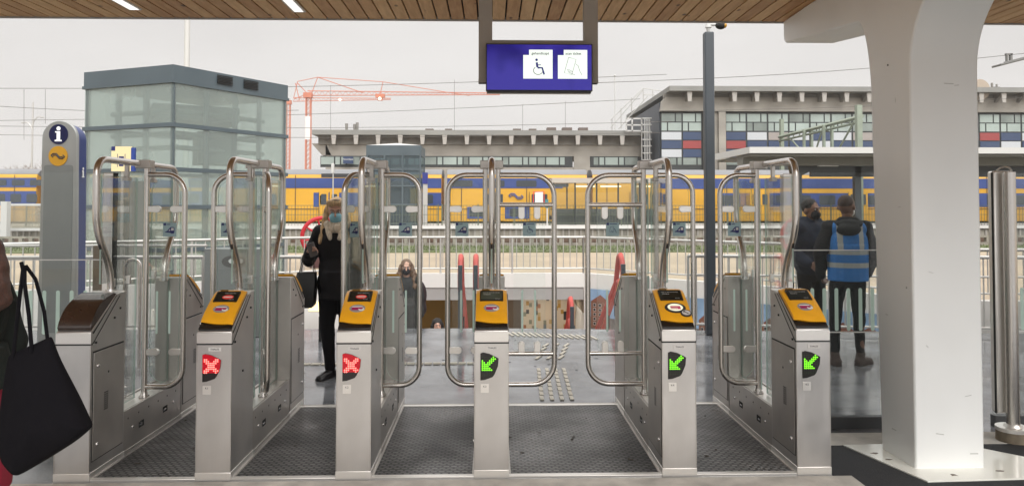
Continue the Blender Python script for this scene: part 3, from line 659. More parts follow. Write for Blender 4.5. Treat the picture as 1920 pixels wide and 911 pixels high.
    pm = MB().box(-.034,.042,-.0032,-.0005,.755,.779).build('name_plate', plate_m, c, .001)
    text('THALES', .0145, ink, pm, front_M(.004,-.0038,.767))
    if num:
        pn = MB().prism(rrect(-.064,-.016,.505,.555,.003), 'y', -.0032, -.0005).build('number_plate', steel_light, c)
        text(num, .017, ink, pn, front_M(-.040,-.0038,.541))
    return c

def hoop(parent):
    """big bent tube over the gate with an S-bend in both uprights"""
    def corner(a, b, c, r, n=6):
        a, b, c = Vector(a), Vector(b), Vector(c); u = (a-b).normalized(); v = (c-b).normalized(); out = []
        for i in range(n+1):
            t = i/n; out.append((b+u*r)*(1-t)**2+b*2*t*(1-t)+(b+v*r)*t*t)
        return out
    K = [(.42,1.05),(.42,1.20),(.228,1.47),(.228,1.897),(1.30,1.897+.0),(1.402,1.897),(1.402,1.47),(1.19,1.20),(1.19,1.05)]
    K = [(.42,1.05),(.42,1.205),(.228,1.455),(.228,1.90),(1.39,1.90),(1.39,1.455),(1.20,1.205),(1.20,1.05)]
    R = [0,.13,.13,.11,.11,.13,.13,0]; pts = [Vector((0,*K[0]))]
    for i in range(1, len(K)-1): pts += corner((0,*K[i-1]), (0,*K[i]), (0,*K[i+1]), R[i])
    pts.append(Vector((0,*K[-1])))
    h = MB().tube(pts, .0215, 14).build('handrail_hoop', tube_m, parent)
    MB().cyl((0,.42,1.055),(0,.42,1.075),.032,.032,16).cyl((0,1.20,1.055),(0,1.20,1.075),.032,.032,16).build('rail_collar', chrome, h)
def flip(g, T): g.T = T; return g
def door(parent, side, wide, ang, sticker, yh):
    """one swinging door leaf; side=+1 reaches to +x.  ang turns it towards the viewer"""
    w = .395 if wide else .262
    px = .045*side
    T = Matrix.Translation((px, yh, 0)) @ Matrix.Rotation(-side*ang, 4, 'Z') @ Matrix.Scale(side, 4, (1,0,0))
    p = MB().cyl((px,yh,.30),(px,yh,1.87),.0185,.0185,14).cyl((px,yh,.292),(px,yh,.303),.036,.034,18).cyl((px,yh,.303),(px,yh,.325),.025,.02,16).build('hinge_post', tube_m, parent)
    z0, z1, r = .362, 1.825, .13 if not wide else .15
    pts = [(0.012,0,z1)]+[(a,0,b) for a, b in arc((w-r,z1-r),r,90,0,8)]+[(a,0,b) for a, b in arc((w-r,z0+r),r,0,-90,8)]+[(.012,0,z0)]
    g = MB(); g.T = T; g.tube(pts, .0185, 12)
    if wide: g.cyl((.01,0,1.615),(w,0,1.615),.0165,.0165,12).cyl((.01,0,.575),(w,0,.575),.0165,.0165,12)
    d = g.build('barrier_door', tube_m, parent)
    g = MB(); g.T = T
    if wide: a0, a1, b0, b1 = .11, w-.065, .60, 1.585
    else: a0, a1, b0, b1 = .034, w-.030, z0+.03, z1-.028
    g.prism(rrect(a0,a1,b0,b1,.02 if wide else .1), 'y', -.005, .005); gp = g.build('glass_pane', pane, d)
    gp.data.materials.append(pane_edge)
    for q in gp.data.polygons:
        n_ = T.to_3x3().inverted() @ q.normal
        if abs(n_.y) < .5: q.material_index = 1
    g = MB(); g.T = T
    if wide:
        for x in (a0+.055, a1-.055): g.prism(arc((x,1.535),.022,180,360,8)+[(x+.022,1.60),(x-.022,1.60)], 'y', -.011, .011); g.prism(arc((x,.64),.022,0,180,8)+[(x-.022,.585),(x+.022,.585)], 'y', -.011, .011)
    else:
        for z in (1.585, .60):
            g.prism(arc((.075,z),.024,-90,90,8)+[(.012,z+.020),(.012,z-.020)], 'y', -.011, .011)
            g.prism(arc((w-.075,z),.024,90,270,8)+[(w-.012,z-.020),(w-.012,z+.020)], 'y', -.011, .011)
    g.build('glass_clamp', steel_light, d, .002)
    g = MB(); g.T = T
    cxm = (a0+a1)/2
    for x in ((-.052,.035) if not wide else (-.05,.04,.12)):
        if cxm+x < a1-.01: g.prism(rrect(cxm+x-.007,cxm+x+.007,.725,1.02,.007), 'y', -.0062, -.0052)
    g.build('safety_stripe', mint, d)
    # sticker: upright in world sense whichever way the leaf points
    sx0 = cxm+(.03 if not wide else .0); 
    if ang == 0 or True:
        c0 = T @ Vector((sx0,0,0)); A = Matrix.Translation((c0.x, c0.y, 0)) @ Matrix.Rotation(-side*ang, 4, 'Z')
        g = MB(); g.T = A; g.box(-.046,.046,-.0072,-.0056,1.395,1.49); st = g.build('sticker', sticker_m, d)
        g = MB(); g.T = A; Y_ = -.0084
        def pg(poly): g.prism(poly, 'y', Y_, -.0073)
        pg([(-.043,1.472),(-.025,1.472),(-.025,1.488),(-.043,1.488)]); pg([(-.020,1.477),(.004 if sticker == 'train' else .033,1.477),(.004 if sticker == 'train' else .033,1.482),(-.020,1.482)])
        if sticker == 'train':
            pg([(-.032,1.424),(.006,1.421),(.008,1.416),(.028,1.416),(.033,1.425),(.033,1.456),(.028,1.461),(.006,1.461),(-.014,1.440),(-.014,1.436),(-.032,1.428)])
            gg = MB(); gg.T = A; gg.prism([(.010,1.437),(.028,1.437),(.028,1.455),(.010,1.455)], 'y', -.0092,-.0085); gg.prism([(-.008,1.434),(.003,1.434),(.003,1.447)], 'y', -.0092,-.0085); gg.build('sticker_window', plate_m, st)
        elif sticker == 'chair':
            g.disc((-.004,Y_,1.460), .0048, 'y', .001, 10)
            g.tube([(-.003,Y_,1.455),(.0,Y_,1.441),(.019,Y_,1.439),(.024,Y_,1.424)], .003, 5); g.tube([(.0,Y_,1.447),(.013,Y_,1.447)], .0015, 5)
            g.tube([(.0+.015*cos(radians(a)),Y_,1.433+.014*sin(radians(a))) for a in range(125,350,15)], .0013, 5)
        else:
            g.tube([(-.016,Y_,1.460),(-.020,Y_,1.425),(.002,Y_,1.421),(.009,Y_,1.432),(.007,Y_,1.462),(-.016,Y_,1.460)], .0012, 5); g.tube([(.008,Y_,1.452),(.018,Y_,1.440),(.027,Y_,1.418)], .0016, 5); g.tube([(-.010,Y_,1.434),(-.002,Y_,1.428),(.006,Y_,1.426)], .0014, 5)
        g.build('sticker_print', navy, st)
    return d
def gate(x, label, reader_kind, num, led, doorsF, doorsR, doors):
    G = empty('ticket_gate', (x, 4.45, 0), 0, label, 'ticket gate', 'ticket gates in a row across the entrance')
    cabinet(G, False, reader_kind is not None, doorsF, 'front', reader_kind, num, led)
    cabinet(G, True, reader_kind is not None or True, doorsR, 'rear', 'lcd')
    # low middle housing with bright channel on top
    g = MB(); g.box(-.097,.097,.412,1.288,.045,.285); g.box(-.0975,-.078,.412,1.288,.2855,.298); g.box(.078,.0975,.412,1.288,.2855,.298); b = g.build('base_housing', steel_side, G, .002)
    MB().box(-.0775,.0775,.413,1.287,.2852,.290).build('top_channel', steel_light, b)
    MB().box(-.102,.102,.416,1.284,0,.045).build('kick_plate', steel_side, b, .002)
    for s in (-1, 1):
        g = MB()
        for i in range(6):
            yy = .47+.145*i; g.box(*sorted((s*.0972,s*.0985)), yy-.005,yy+.005,.235-.0*i,.245)
        for yy in (.655,1.02): g.box(*sorted((s*.0972,s*.0988)), yy-.036,yy+.036,.135,.175)
        g.build('side_hole', dark_gap, b)
        g = MB()
        for yy in (.655,1.02): g.box(*sorted((s*.0988,s*.0999)), yy-.028,yy+.012,.148,.158)
        for yy in (.53,1.15): g.ell((s*.099,yy,.17), (.006,.009,.009), None, 10, 6)
        g.build('side_bolt', chrome, b)
    hoop(G)
    MB().box(-.080 if any(d[0] < 0 for d in doors) else -.022,.080 if any(d[0] > 0 for d in doors) else .022,.765,.845,1.868,1.925).build('hinge_block', steel_side, G, .004)
    g = MB()
    g.box(-.012,.012,.60,.625,1.80,1.88).box(-.018,.018,.585,.64,1.775,1.80); g.box(-.012,.012,.985,1.01,1.80,1.88).box(-.018,.018,.97,1.025,1.775,1.80)
    g.build('glass_hanger', steel_side, G, .002)
    g = MB(); g.prism([(.268,1.375),(.305,1.395),(.285,1.335)], 'x', -.007, .007); g.prism([(1.35,1.375),(1.313,1.395),(1.333,1.335)], 'x', -.007, .007); g.build('glass_catch', black_pl, G)
    # glass along the gate: low screens and upper screens either side of the hinge posts
    for y0, y1, c_ in ((.285,.755,0), (.865,1.33,0)):
        for z0, z1 in ((1.12,1.80),(.30,1.11)):
            lo = y0 if z0 > 1 else (max(y0,.42) if y0 < .7 else y0); hi = y1 if z0 > 1 else min(y1,1.28)
            g = MB(); g.mat(0).box(-.005,.005,lo,hi,z0,z1); o = g.build('side_glass', pane, G); o.data.materials.append(pane_edge)
            for q in o.data.polygons:
                if abs(q.normal.x) < .5: q.material_index = 1
        g = MB()
        for yy in (y0+.16, y1-.10): g.box(-.012,.012,yy-.012,yy+.012,1.085,1.14)
        g.build('seam_clip', steel_light, G, .002)
    for (s, wide, ang, st) in doors: door(G, s, wide, radians(ang), st, .805)
    return G
gate(GX[0], 'leftmost steel gate with dark brown blank top and no card reader', None, None, None, (1,), (1,), [(1,False,0,'train')])
gate(GX[1], 'steel ticket gate numbered 4.1 with red cross, nearest the blank gate', 'closed', '4.1', 'red', (-1,), (1,), [(-1,False,0,'train'),(1,False,68,'train')])
gate(GX[2], 'steel ticket gate numbered 4.2 with red cross, in front of the blond woman', 'closed', '4.2', 'red', (-1,), (1,), [(-1,False,60,'train'),(1,False,0,'train')])
gate(GX[3], 'steel ticket gate numbered 4.3 with green arrow, seen straight on', 'lcd', '4.3', 'green', (-1,), (1,), [(-1,False,0,'train'),(1,True,0,'chair')])
gate(GX[4], 'steel ticket gate numbered 4.4 with large lit round card target', 'big', '4.4', 'green', (-1,), (1,), [(-1,True,0,'ticket'),(1,False,0,'train')])
gate(GX[5], 'rightmost steel ticket gate numbered 4.5 with green arrow, nearest the column', 'open', '4.5', 'green', (-1,), (-1,), [(-1,False,0,'train')])

# ------------------------------------------------------------------ glass fences either side of the gates
def fence_glass(x0, x1, Y, m, label, seams, stripes, zt=1.85):
    r = empty('glass_fence', ((x0+x1)/2, Y, 0), 0, label, 'glass fence', 'glass fences beside the gates'); xc = (x0+x1)/2
    zz = [.08]+seams+[zt]
    for a, b in zip(zz, zz[1:]):
        o = MB().box(x0-xc,x1-xc,-.006,.006,a+.003,b-.003).build('glass_panel', m, r); o.data.materials.append(pane_edge)
        for q in o.data.polygons:
            if abs(q.normal.z) > .5: q.material_index = 1
    g = MB()
    for x in stripes: g.prism(rrect(x-xc-.0135,x-xc+.0135,.70,1.01,.0135), 'y', -.0075, -.0062)
    g.build('safety_stripe', mint, r)
    MB().box(x0-xc,x1-xc,-.03,.03,0,.085).build('bottom_rail', M_('dark_shoe', (.05,.052,.055), .4) if 'dark_shoe' not in bpy.data.materials else bpy.data.materials['dark_shoe'], r, .003)
    g = MB()
    for s_ in seams: g.box(x0-xc,x1-xc,-.0068,.0068,s_-.0035,s_+.0035)
    g.build('panel_seam', white_l, r)
    return r
fence_glass(2.20,2.87,5.40,pane_dark,'smoked glass fence between the rightmost gate and the column, staff standing behind it',[.69,1.285],[2.245+.0885*i for i in range(7)])
fence_glass(2.89,3.50,5.40,pane_dark,'smoked glass fence behind the column, left of the round steel post',[.69,1.285],[2.93+.0885*i for i in range(6)])
fence_glass(3.66,6.4,5.40,pane_dark,'smoked glass fence at the far right beyond the round steel post',[.69,1.285],[3.80+.0885*i for i in range(20)])
fence_glass(-6.4,-2.62,5.40,pane,'clear glass fence left of the readerless gate, in front of the info pillar',[1.225],[-6.3+.095*i for i in range(38)])
def fence_post(x, y, label, drum=True):
    r = empty('fence_post', (x,y,0), 0, label, 'post', 'steel posts of the glass fences')
    MB().box(-.075,.075,.035,.10,.18,1.85).build('profile', steel_light, r, .012)
    MB().box(-.080,-.0755,.036,.052,.18,1.84).build('gasket', dark_gap, r)
    MB().cyl((0.01,.0,.07),(.01,0,1.84),.042,.042,20).build('round_post', tube_m, r)
    MB().tube([(-.055,.03,1.85),(-.03,.02,1.872),(.0,.015,1.878),(.03,.02,1.872),(.055,.03,1.85)], .006, 6).build('cap', steel_light, r)
    if drum: MB().cyl((.01,0,.006),(.01,0,.075),.105,.105,28).build('drum_base', M_('worn_drum', (.22,.18,.13), .6, .3, var=(9,.4)), r); MB().cyl((.01,0,.075),(.01,0,.10),.108,.108,28).cyl((.01,0,.10),(.01,0,.118),.06,.05,20).build('base_collar', steel_light, r)
    return r
fence_post(3.56,5.06,'round steel fence post on a drum base, right of the column')
for x, y, s in ((2.135,5.36,'flat steel fence post right behind the rightmost gate'), (-2.70,5.36,'flat steel fence post behind the readerless gate')):
    r = empty('fence_post', (x,y,0), 0, s, 'post', 'steel posts of the glass fences')
    MB().box(-.035,.035,-.03,.03,.0,1.84).build('profile', steel_light, r, .006); MB().box(.0355,.0405,-.03,.03,.0,1.84).build('gasket', dark_gap, r)
# small leaflet stuck to the post by the staff
tag(MB().cbox((2.20,5.345,1.61),(.05,.004,.10),(0,0,.3)).build('paper_notice', white_l), 'small white paper notice stuck beside the flat post at the rightmost gate', 'notice')

# ------------------------------------------------------------------ information pillar
r = empty('info_pillar', (-4.85,8.5,0), 0, 'grey information pillar with round blue i and yellow arrows sign', 'information pillar')
hw, tp = .195, 2.57
pil_g = M_('pillar_aluminium', (.34,.35,.34), .42, .5, var=(2,.12)); pil_d = M_('pillar_panel', (.22,.235,.23), .4, .4, var=(1.5,.12)); pil_b = M_('pillar_blue', (.012,.03,.14), .35)
g = MB(); g.prism([(-hw-.02,0),(hw+.02,0)]+arc((0,tp-hw),hw,0,180,16), 'y', 0, .05); g.build('front_shell', pil_g, r, .01)
g = MB(); g.prism([(-hw+.005,0),(hw+.015,0)]+arc((0.005,tp-hw-.02),hw-.01,0,180,16), 'y', .052, .20); g.build('blue_body', pil_b, r)
MB().prism(rrect(-hw+.03,hw-.04,.2,2.07,.03), 'y', -.004, -.0005).build('front_panel', pil_d, r)
i_ = MB().prism(oval(-.01,tp-.155,.105,.112), 'y', -.008, -.0005).build('info_roundel', glow('pillar_navy_lit', (.004,.008,.06), .5), r)
def i_mark(h, m, par, T):
    g = MB(); g.T = T; u = h; g.disc((.01*u,0,.40*u), .14*u, 'y', .001, 18)
    g.prism([(-.22*u,.20*u),(.13*u,.20*u),(.13*u,-.40*u),(.24*u,-.40*u),(.24*u,-.50*u),(-.24*u,-.50*u),(-.24*u,-.40*u),(-.11*u,-.40*u),(-.11*u,.11*u),(-.22*u,.11*u)], 'y', 0, .001)
    return g.build('letter', m, par)
i_mark(.16, glow('roundel_white', (1,1,.95), .9), i_, Matrix.Translation((-.01,-.0095,tp-.155)))
a_ = MB().prism(oval(-.01,tp-.40,.105,.112), 'y', -.008, -.0005).build('arrow_roundel', M_('roundel_yellow', (.58,.30,.02), .4), r)
def ns_mark(w, parent, m, T, rad):
    """double-arrow wave mark"""
    g = MB(); g.T = T
    for s in (1, -1):
        P = [(-.5,0),(-.34,.13),(-.12,.13),(.0,.0),(.12,-.12),(.30,-.12),(.34,-.10)]
        P = [(p[0]*w*s, 0, p[1]*w*s+.055*w*s) for p in P]; g.tube(P, rad, 6)
        g.tube([(-.5*w*s,0,.055*w*s),(-.36*w*s,0,-.07*w*s)], rad, 6)
        g.tube([(-.36*w*s,0,-.07*w*s),(-.16*w*s,0,-.055*w*s),(.0,0,.12*w*s*-1)], rad, 6) if False else None
    return g.build('double_arrow', m, parent)
ns_mark(.15, a_, ink, Matrix.Translation((-.01,-.010,tp-.40)), .006)
i_mark(.11, white_l, r, Matrix.Translation((hw+.0165,.105,1.99)) @ Matrix.Rotation(pi/2, 4, 'Z'))
# stainless hooped bollard and brown post seen behind the readerless gate
b1 = at(248,560,7.6); tag(MB().tube([(b1.x-.075,7.6,0),(b1.x-.075,7.6,1.0)]+[(b1.x-.075*cos(t),7.6,1.0+.075*sin(t)) for t in [pi*i/8 for i in range(9)]]+[(b1.x+.075,7.6,0)], .018, 10).build('hoop_bollard', tube_m), 'narrow steel hoop barrier behind the readerless gate', 'bollard')
b2 = at(189,560,6.9); tag(MB().box(b2.x-.06,b2.x+.06,6.87,6.98,0,1.25).build('brown_post', M_('bronze_post', (.20,.15,.10), .4, .5)), 'bronze coloured post between the readerless gate and the info pillar', 'post')
# grey cabinet with oval recess
cb = at(437,600,9.3); r = empty('service_cabinet', (cb.x,9.3,0), 0, 'grey steel cabinet with an oval handle recess at the end of the railing', 'cabinet')
MB().box(-.36,.36,0,.3,0,1.09).build('body', M_('cabinet_grey', (.24,.26,.255), .45, .3, var=(1.2,.08)), r, .01)
MB().prism(oval(-.0,.93,.145,.075), 'y', -.006, -.0005).build('oval_recess', M_('recess_grey', (.13,.13,.125), .3, .6), r); MB().prism(oval(.03,.935,.09,.04), 'y', -.012, -.0065).build('handle', chrome, r)
MB().cyl((-.20,-.012,.5),(-.20,0,.5),.012).build('lock', chrome, r); MB().cyl((.0,.02,1.09),(.0,.02,1.13),.02,.014).build('knob', white_l, r)

# ------------------------------------------------------------------ railings
def railing(pts, z0, zt, label, extra=None, step=.14, rr=.024, cat='railing', zb=None, post_every=1.6, twin=False):
    o0 = Vector((*pts[0],0)); r = empty('railing', o0, 0, label, cat, 'steel railings round the stairwell'); P = [Vector((*p,0))-o0 for p in pts]
    g = MB(); g.tube([p+Vector((0,0,zt)) for p in P], rr, 10); g.build('top_rail', rail_m, r)
    if twin: MB().tube([p+Vector((0,.12,zt+.14)) for p in P], rr*.7, 8).build('upper_rail', rail_m, r)
    g = MB(); g.tube([p+Vector((0,0,z0)) for p in P], rr*.65, 8)
    if extra: g.tube([p+Vector((0,0,extra)) for p in P], rr*.6, 8)
    g.build('lower_rail', rail_m, r)
    bal = []; posts = []
    for a, b in zip(P, P[1:]):
        L_ = (b-a).length; n_ = max(1, int(L_/step))
        for i in range(n_+1): bal.append(a+(b-a)*i/n_)
        m_ = max(1, round(L_/post_every))
        for i in range(m_+1): posts.append(a+(b-a)*i/m_)
    g = MB()
    for p in bal: g.cyl(p+Vector((0,0,z0)), p+Vector((0,0,zt)), .0095, .0095, 6)
    tag(g.build('balusters', rail_m, r), kind='stuff')
    for p in posts: MB().cyl(p+Vector((0,0,z0-.12)), p+Vector((0,0,zt)), .019, .019, 8).build('post', rail_m, r)
    return r
railing([(-8.6,9.6),(at(381,480,9.6).x,9.6)], .10, .965, 'near left railing with two top rails behind the info pillar', twin=True, step=.115)
railing([(at(500,480,9.6).x,9.6),(at(566,480,9.6).x,9.6)], .10, .965, 'short railing between the grey cabinet and the standing woman', step=.115)
railing([(-9.0,10.32),(-2.3,14.07)], .45, 1.05, 'left slanting railing on the stairwell parapet by the glass lift', step=.15)
railing([(-2.3,14.07),(1.73,14.07)], .45, 1.03, 'far middle railing on the white parapet beyond the stairs', step=.125)
railing([(1.73,14.07),(6.3,9.82),(10.5,9.37)], .45, 1.03, 'right slanting railing on the mural parapet', step=.15)
railing([(at(1290,477,9.7).x,9.7),(4.0,9.47),(6.3,9.27),(8.5,9.07)], .08, .965, 'near right railing behind the staff men and the dark pole', extra=.72, step=.10)

# red stair handrails
def handrail(X, dy, dz, label):
    r = empty('stair_handrail', (X,10.2+dy,dz), 0, label, 'handrail', 'red tubular handrails on the stairs')
    up = [(0,3.3,-.86),(0,.60,.50),(0,.42,.80),(0,.34,.90),(0,.20,.93),(0,.08,.86),(0,.02,.70),(0,.04,.52),(0,.12,.45),(0,.22,.50)]
    MB().tube(up, .038, 10).build('upper_tube', red_paint, r)
    lo = [(0,.22,.50),(0,.32,.56),(0,.42,.54),(0,.52,.40),(0,3.2,-1.10)]
    MB().tube(lo, .034, 10).build('lower_tube', red_paint, r)
    MB().box(-.03,.03,-.02,.04,-1.0,.82).build('post', dark_pole, r, .004)
    g = MB()
    for t in (.7,1.3,1.9,2.5): g.cyl((0,t,.36-.5*(t-.52)),(0,t,.10-.5*(t-.52)),.012,.012,8)
    g.build('bracket', dark_gap, r)
    return r
handrail(1.80,0,0,'large red handrail loop at the right side of the stairs')
handrail(-.43,.1,-.02,'left red handrail of the pair seen end-on in mid stairs')
handrail(-.22,.1,-.02,'right red handrail of the pair seen end-on in mid stairs')
handrail(1.30,1.9,-.83,'lower red handrail on the next stair flight in front of the mosaic')
handrail(-1.95,.6,-.05,'red handrail at the left side of the stairs behind the second lane')
# warm lamp on the left stairwell wall
lp = at(606,574,12.9); r = empty('wall_lamp', lp, 0, 'warm lit lamp low on the stairwell wall behind the shopping bag', 'lamp')
MB().box(-.26,.16,0,.05,-.10,.09).build('lamp_housing', white_l, r); MB().box(-.24,.14,-.012,-.001,-.08,.07).build('lamp_diffuser', glow('warm_lamp', (1,.74,.34), 2.2), r)
tag(MB().box(at(601,600,9.0).x-.018,at(601,600,9.0).x+.018,8.98,9.02,0,.30).build('short_black_post', black_pl), 'short black post on the floor behind the standing woman', 'post')

# dark pole with camera
pp = at(1332,600,9.35); r = empty('camera_pole', (pp.x,9.35,0), 0, 'tall dark grey pole with a dome camera on top', 'pole')
zt = az(59,9.35)
MB().box(-.06,.06,-.06,.06,0,zt).build('shaft', dark_pole, r, .018)
MB().cyl((0,0,zt),(0,0,zt+.06),.018,.03,12).cyl((0,0,zt+.06),(0,0,zt+.11),.042,.03,14).build('top_joint', white_steel, r)
MB().tube([(0,0,zt+.10),(.12,0,zt+.10)], .02, 8).build('arm', white_steel, r)
MB().ell((.155,-.02,zt+.085), (.07,.06,.05), None, 16, 10).build('camera_dome', dark_gap, r); MB().ell((.195,-.03,zt+.082), (.035,.045,.035), None, 12, 8).build('yellow_lens', M_('amber', (.5,.25,.02), .2), r)

# ------------------------------------------------------------------ near glass lift tower
LC, LLt, LR = Vector((-5.503,13.0,0)), Vector((-7.446,13.83,0)), Vector((-4.153,15.2,0))
LB = LLt+(LR-LC); r = empty('lift_tower', LC, 0, 'large milky glass lift tower with slate grey roof band, left of the crane', 'lift tower')
C4 = [Vector((0,0,0)), LR-LC, LB-LC, LLt-LC]
cen = sum(C4, Vector())/4
def ring(z0, z1, grow, m, nm, thick=None):
    P = [cen+(p-cen)*(1+grow) for p in C4]; g = MB()
    if thick is None: g.prism([(p.x,p.y) for p in P], 'z', z0, z1)
    else:
        Q = [cen+(p-cen)*(1+grow-thick) for p in C4]
        for i in range(4):
            j = (i+1) % 4; a, b, c_, d_ = P[i], P[j], Q[j], Q[i]
            g.add([(a.x,a.y,z0),(b.x,b.y,z0),(c_.x,c_.y,z0),(d_.x,d_.y,z0),(a.x,a.y,z1),(b.x,b.y,z1),(c_.x,c_.y,z1),(d_.x,d_.y,z1)], [(0,3,2,1),(4,5,6,7),(0,1,5,4),(1,2,6,5),(2,3,7,6),(3,0,4,7)])
    return g.build(nm, m, r)
ring(3.80,4.06,.012,lift_paint,'roof_band'); ring(3.745,3.80,.028,lift_paint,'roof_trim')
bands = [3.02,2.25,1.60,.85,.10]
for z in bands: ring(z-.035,z+.035,.022,lift_paint,'band',.07)
zs = [3.745]+bands+[0]
for i in range(5):
    ztop = zs[i]-(.0 if i == 0 else .035); zbt = zs[i+1]+.035
    for a, b in ((0,1),(3,0)):
        A, B = C4[a], C4[b]; d = (B-A).normalized(); n_ = Vector((d.y,-d.x,0)); g = MB()
        A2, B2 = A+d*.012, B-d*.012
        g.add([A2+Vector((0,0,zbt)),B2+Vector((0,0,zbt)),B2+Vector((0,0,ztop)),A2+Vector((0,0,ztop)),A2-n_*.02+Vector((0,0,zbt)),B2-n_*.02+Vector((0,0,zbt)),B2-n_*.02+Vector((0,0,ztop)),A2-n_*.02+Vector((0,0,ztop))],[(0,1,2,3),(4,7,6,5),(0,4,5,1),(1,5,6,2),(2,6,7,3),(3,7,4,0)])
        g.build('glass_panel', lift_glass, r)
for a, b in ((1,2),(2,3)):
    A, B = C4[a], C4[b]; MB().add([A+Vector((0,0,0)),B,B+Vector((0,0,3.74)),A+Vector((0,0,3.74))],[(0,1,2,3)]).build('rear_glass', lift_glass, r)
g = MB(); g.mat(0)
for p in C4:
    q = cen+(p-cen)*.97; g.box(q.x-.03,q.x+.03,q.y-.03,q.y+.03,-.1,3.75)
for f_ in (.28,.55,.8):
    q = C4[0]*(1-f_)+C4[1]*f_; q = cen+(q-cen)*.9; g.box(q.x-.04,q.x+.04,q.y-.04,q.y+.04,0,3.7)
for f_ in (.35,.7):
    q = C4[0]*(1-f_)+C4[3]*f_; q = cen+(q-cen)*.9; g.box(q.x-.04,q.x+.04,q.y-.04,q.y+.04,0,3.7)
g.build('corner_post', lift_paint, r)
g = MB()
for z in (2.65,2.9,3.3): 
    g.tube([cen+(C4[3]-cen)*.75+Vector((0,0,z)), cen+(C4[0]-cen)*.8+Vector((0,0,z)), cen+(C4[1]-cen)*.75+Vector((0,0,z))], .05, 6)
g.build('inner_beam', M_('inner_steel', (.16,.19,.18), .6), r)
g = MB(); g.cbox(cen+Vector((0,.1,3.35)), (1.5,1.3,.28), (0,0,.5)); g.cbox(cen+Vector((.5,-.1,2.7)), (.7,.7,.6), (0,0,.5)); g.build('lift_machinery', M_('machinery', (.18,.20,.19), .7), r)
dd = (LLt-LC).normalized(); nn = Vector((-dd.y,dd.x,0)); nn = nn if nn.y < 0 else -nn
g = MB(); q0 = dd*.55+nn*.03; q1 = dd*1.45+nn*.03
g.add([q0,q1,q1+Vector((0,0,2.05)),q0+Vector((0,0,2.05)),q0+nn*.05,q1+nn*.05,q1+nn*.05+Vector((0,0,2.05)),q0+nn*.05+Vector((0,0,2.05))],[(3,2,1,0),(4,5,6,7),(0,1,5,4),(1,2,6,5),(2,3,7,6),(3,0,4,7)])
g.build('lift_door', M_('lift_door_grey', (.20,.22,.21), .4, .5), r)
d2 = (LR-LC).normalized(); n2 = Vector((d2.y,-d2.x,0))
for t0 in (.88,1.48):
    g = MB()
    for k in range(6):
        a = d2*t0+n2*.045+Vector((0,0,3.86+.028*k)); b = a+d2*.34; g.add([a,b,b+Vector((0,0,.014)),a+Vector((0,0,.014)),a-n2*.02,b-n2*.02,b-n2*.02+Vector((0,0,.014)),a-n2*.02+Vector((0,0,.014))],[(0,1,2,3),(7,6,5,4),(0,4,5,1),(1,5,6,2),(2,6,7,3),(3,7,4,0)])
    g.build('vent_grille', dark_gap, r)
# small yellow lift sign
s0 = at(227,298,12.2); r = empty('lift_sign', s0, 0, 'pale yellow sign with blue corner and lift pictogram in front of the glass lift', 'sign')
MB().box(-.155,.155,0,.04,-.20,.20).build('sign_panel', glow('sign_cream', (.95,.80,.45), .65), r); MB().box(.157,.215,.0,.05,-.20,.18).build('blue_side', M_('sign_blue', (.02,.05,.25), .5), r)
MB().box(-.155,-.095,-.003,-.0005,.13,.20).build('blue_corner', navy, r)
g = MB(); g.box(-.06,-.052,-.004,-.001,-.13,.08).box(.06,.068,-.004,-.001,-.13,.08).box(-.035,.045,-.004,-.001,.0,.04).box(-.025,-.0,-.004,-.001,-.04,.0).box(.012,.038,-.004,-.001,-.06,.0).box(-.03,.04,-.004,-.001,-.12,-.07); g.build('lift_pictogram', navy, r)
MB().box(-.02,.02,.045,.08,-s0.z,.05).build('sign_post', rail_m, r)

# ------------------------------------------------------------------ beyond: wheel, tracks, platform
w0 = at(603,444,20); r = empty('monument_wheel', (w0.x,20,0), radians(18), 'big crimson spoked iron wheel behind the railing, left of the blond woman', 'wheel')
wz = w0.z; g = MB()
g.tube([(.50*cos(a),0,wz+.50*sin(a)) for a in [2*pi*i/40 for i in range(40)]], .055, 10, True); g.build('rim', red_wheel, r)
g = MB()
for i in range(8): a = 2*pi*i/8+.2; g.cyl((.07*cos(a),0,wz+.07*sin(a)),(.48*cos(a),0,wz+.48*sin(a)),.035,.022,8)
g.build('spoke', red_wheel, r); MB().cyl((0,-.10,wz),(0,.10,wz),.11,.11,20).build('hub', red_wheel, r)
MB().box(-.30,.30,-.12,.12,0,wz-.50).prism([(-.2,wz-.52),(.2,wz-.52),(.05,wz+.02),(-.05,wz+.02)], 'y', .08, .14).build('stand', M_('stand_dark', (.08,.03,.03), .6), r)

g = MB()
for y in (31.6,33.04,34.9,36.3):
    g.box(-160,160,y-.035,y+.035,.02,.16)
tag(g.build('railway_track', M_('rusty_rail', (.13,.085,.06), .5, .5)), 'brown rails of the tracks between the lawn and the platform', 'railway track')
g = MB(); x = -34
while x < 60: g.box(x,x+.26,31.1,33.6,-.02,.05); g.box(x,x+.26,34.3,36.9,-.02,.05); x += .62
tag(g.build('sleepers', M_('concrete_sleeper', (.20,.18,.16), .9, var=(3,.3))), 'grey sleepers under the rails', 'sleepers', kind='stuff')
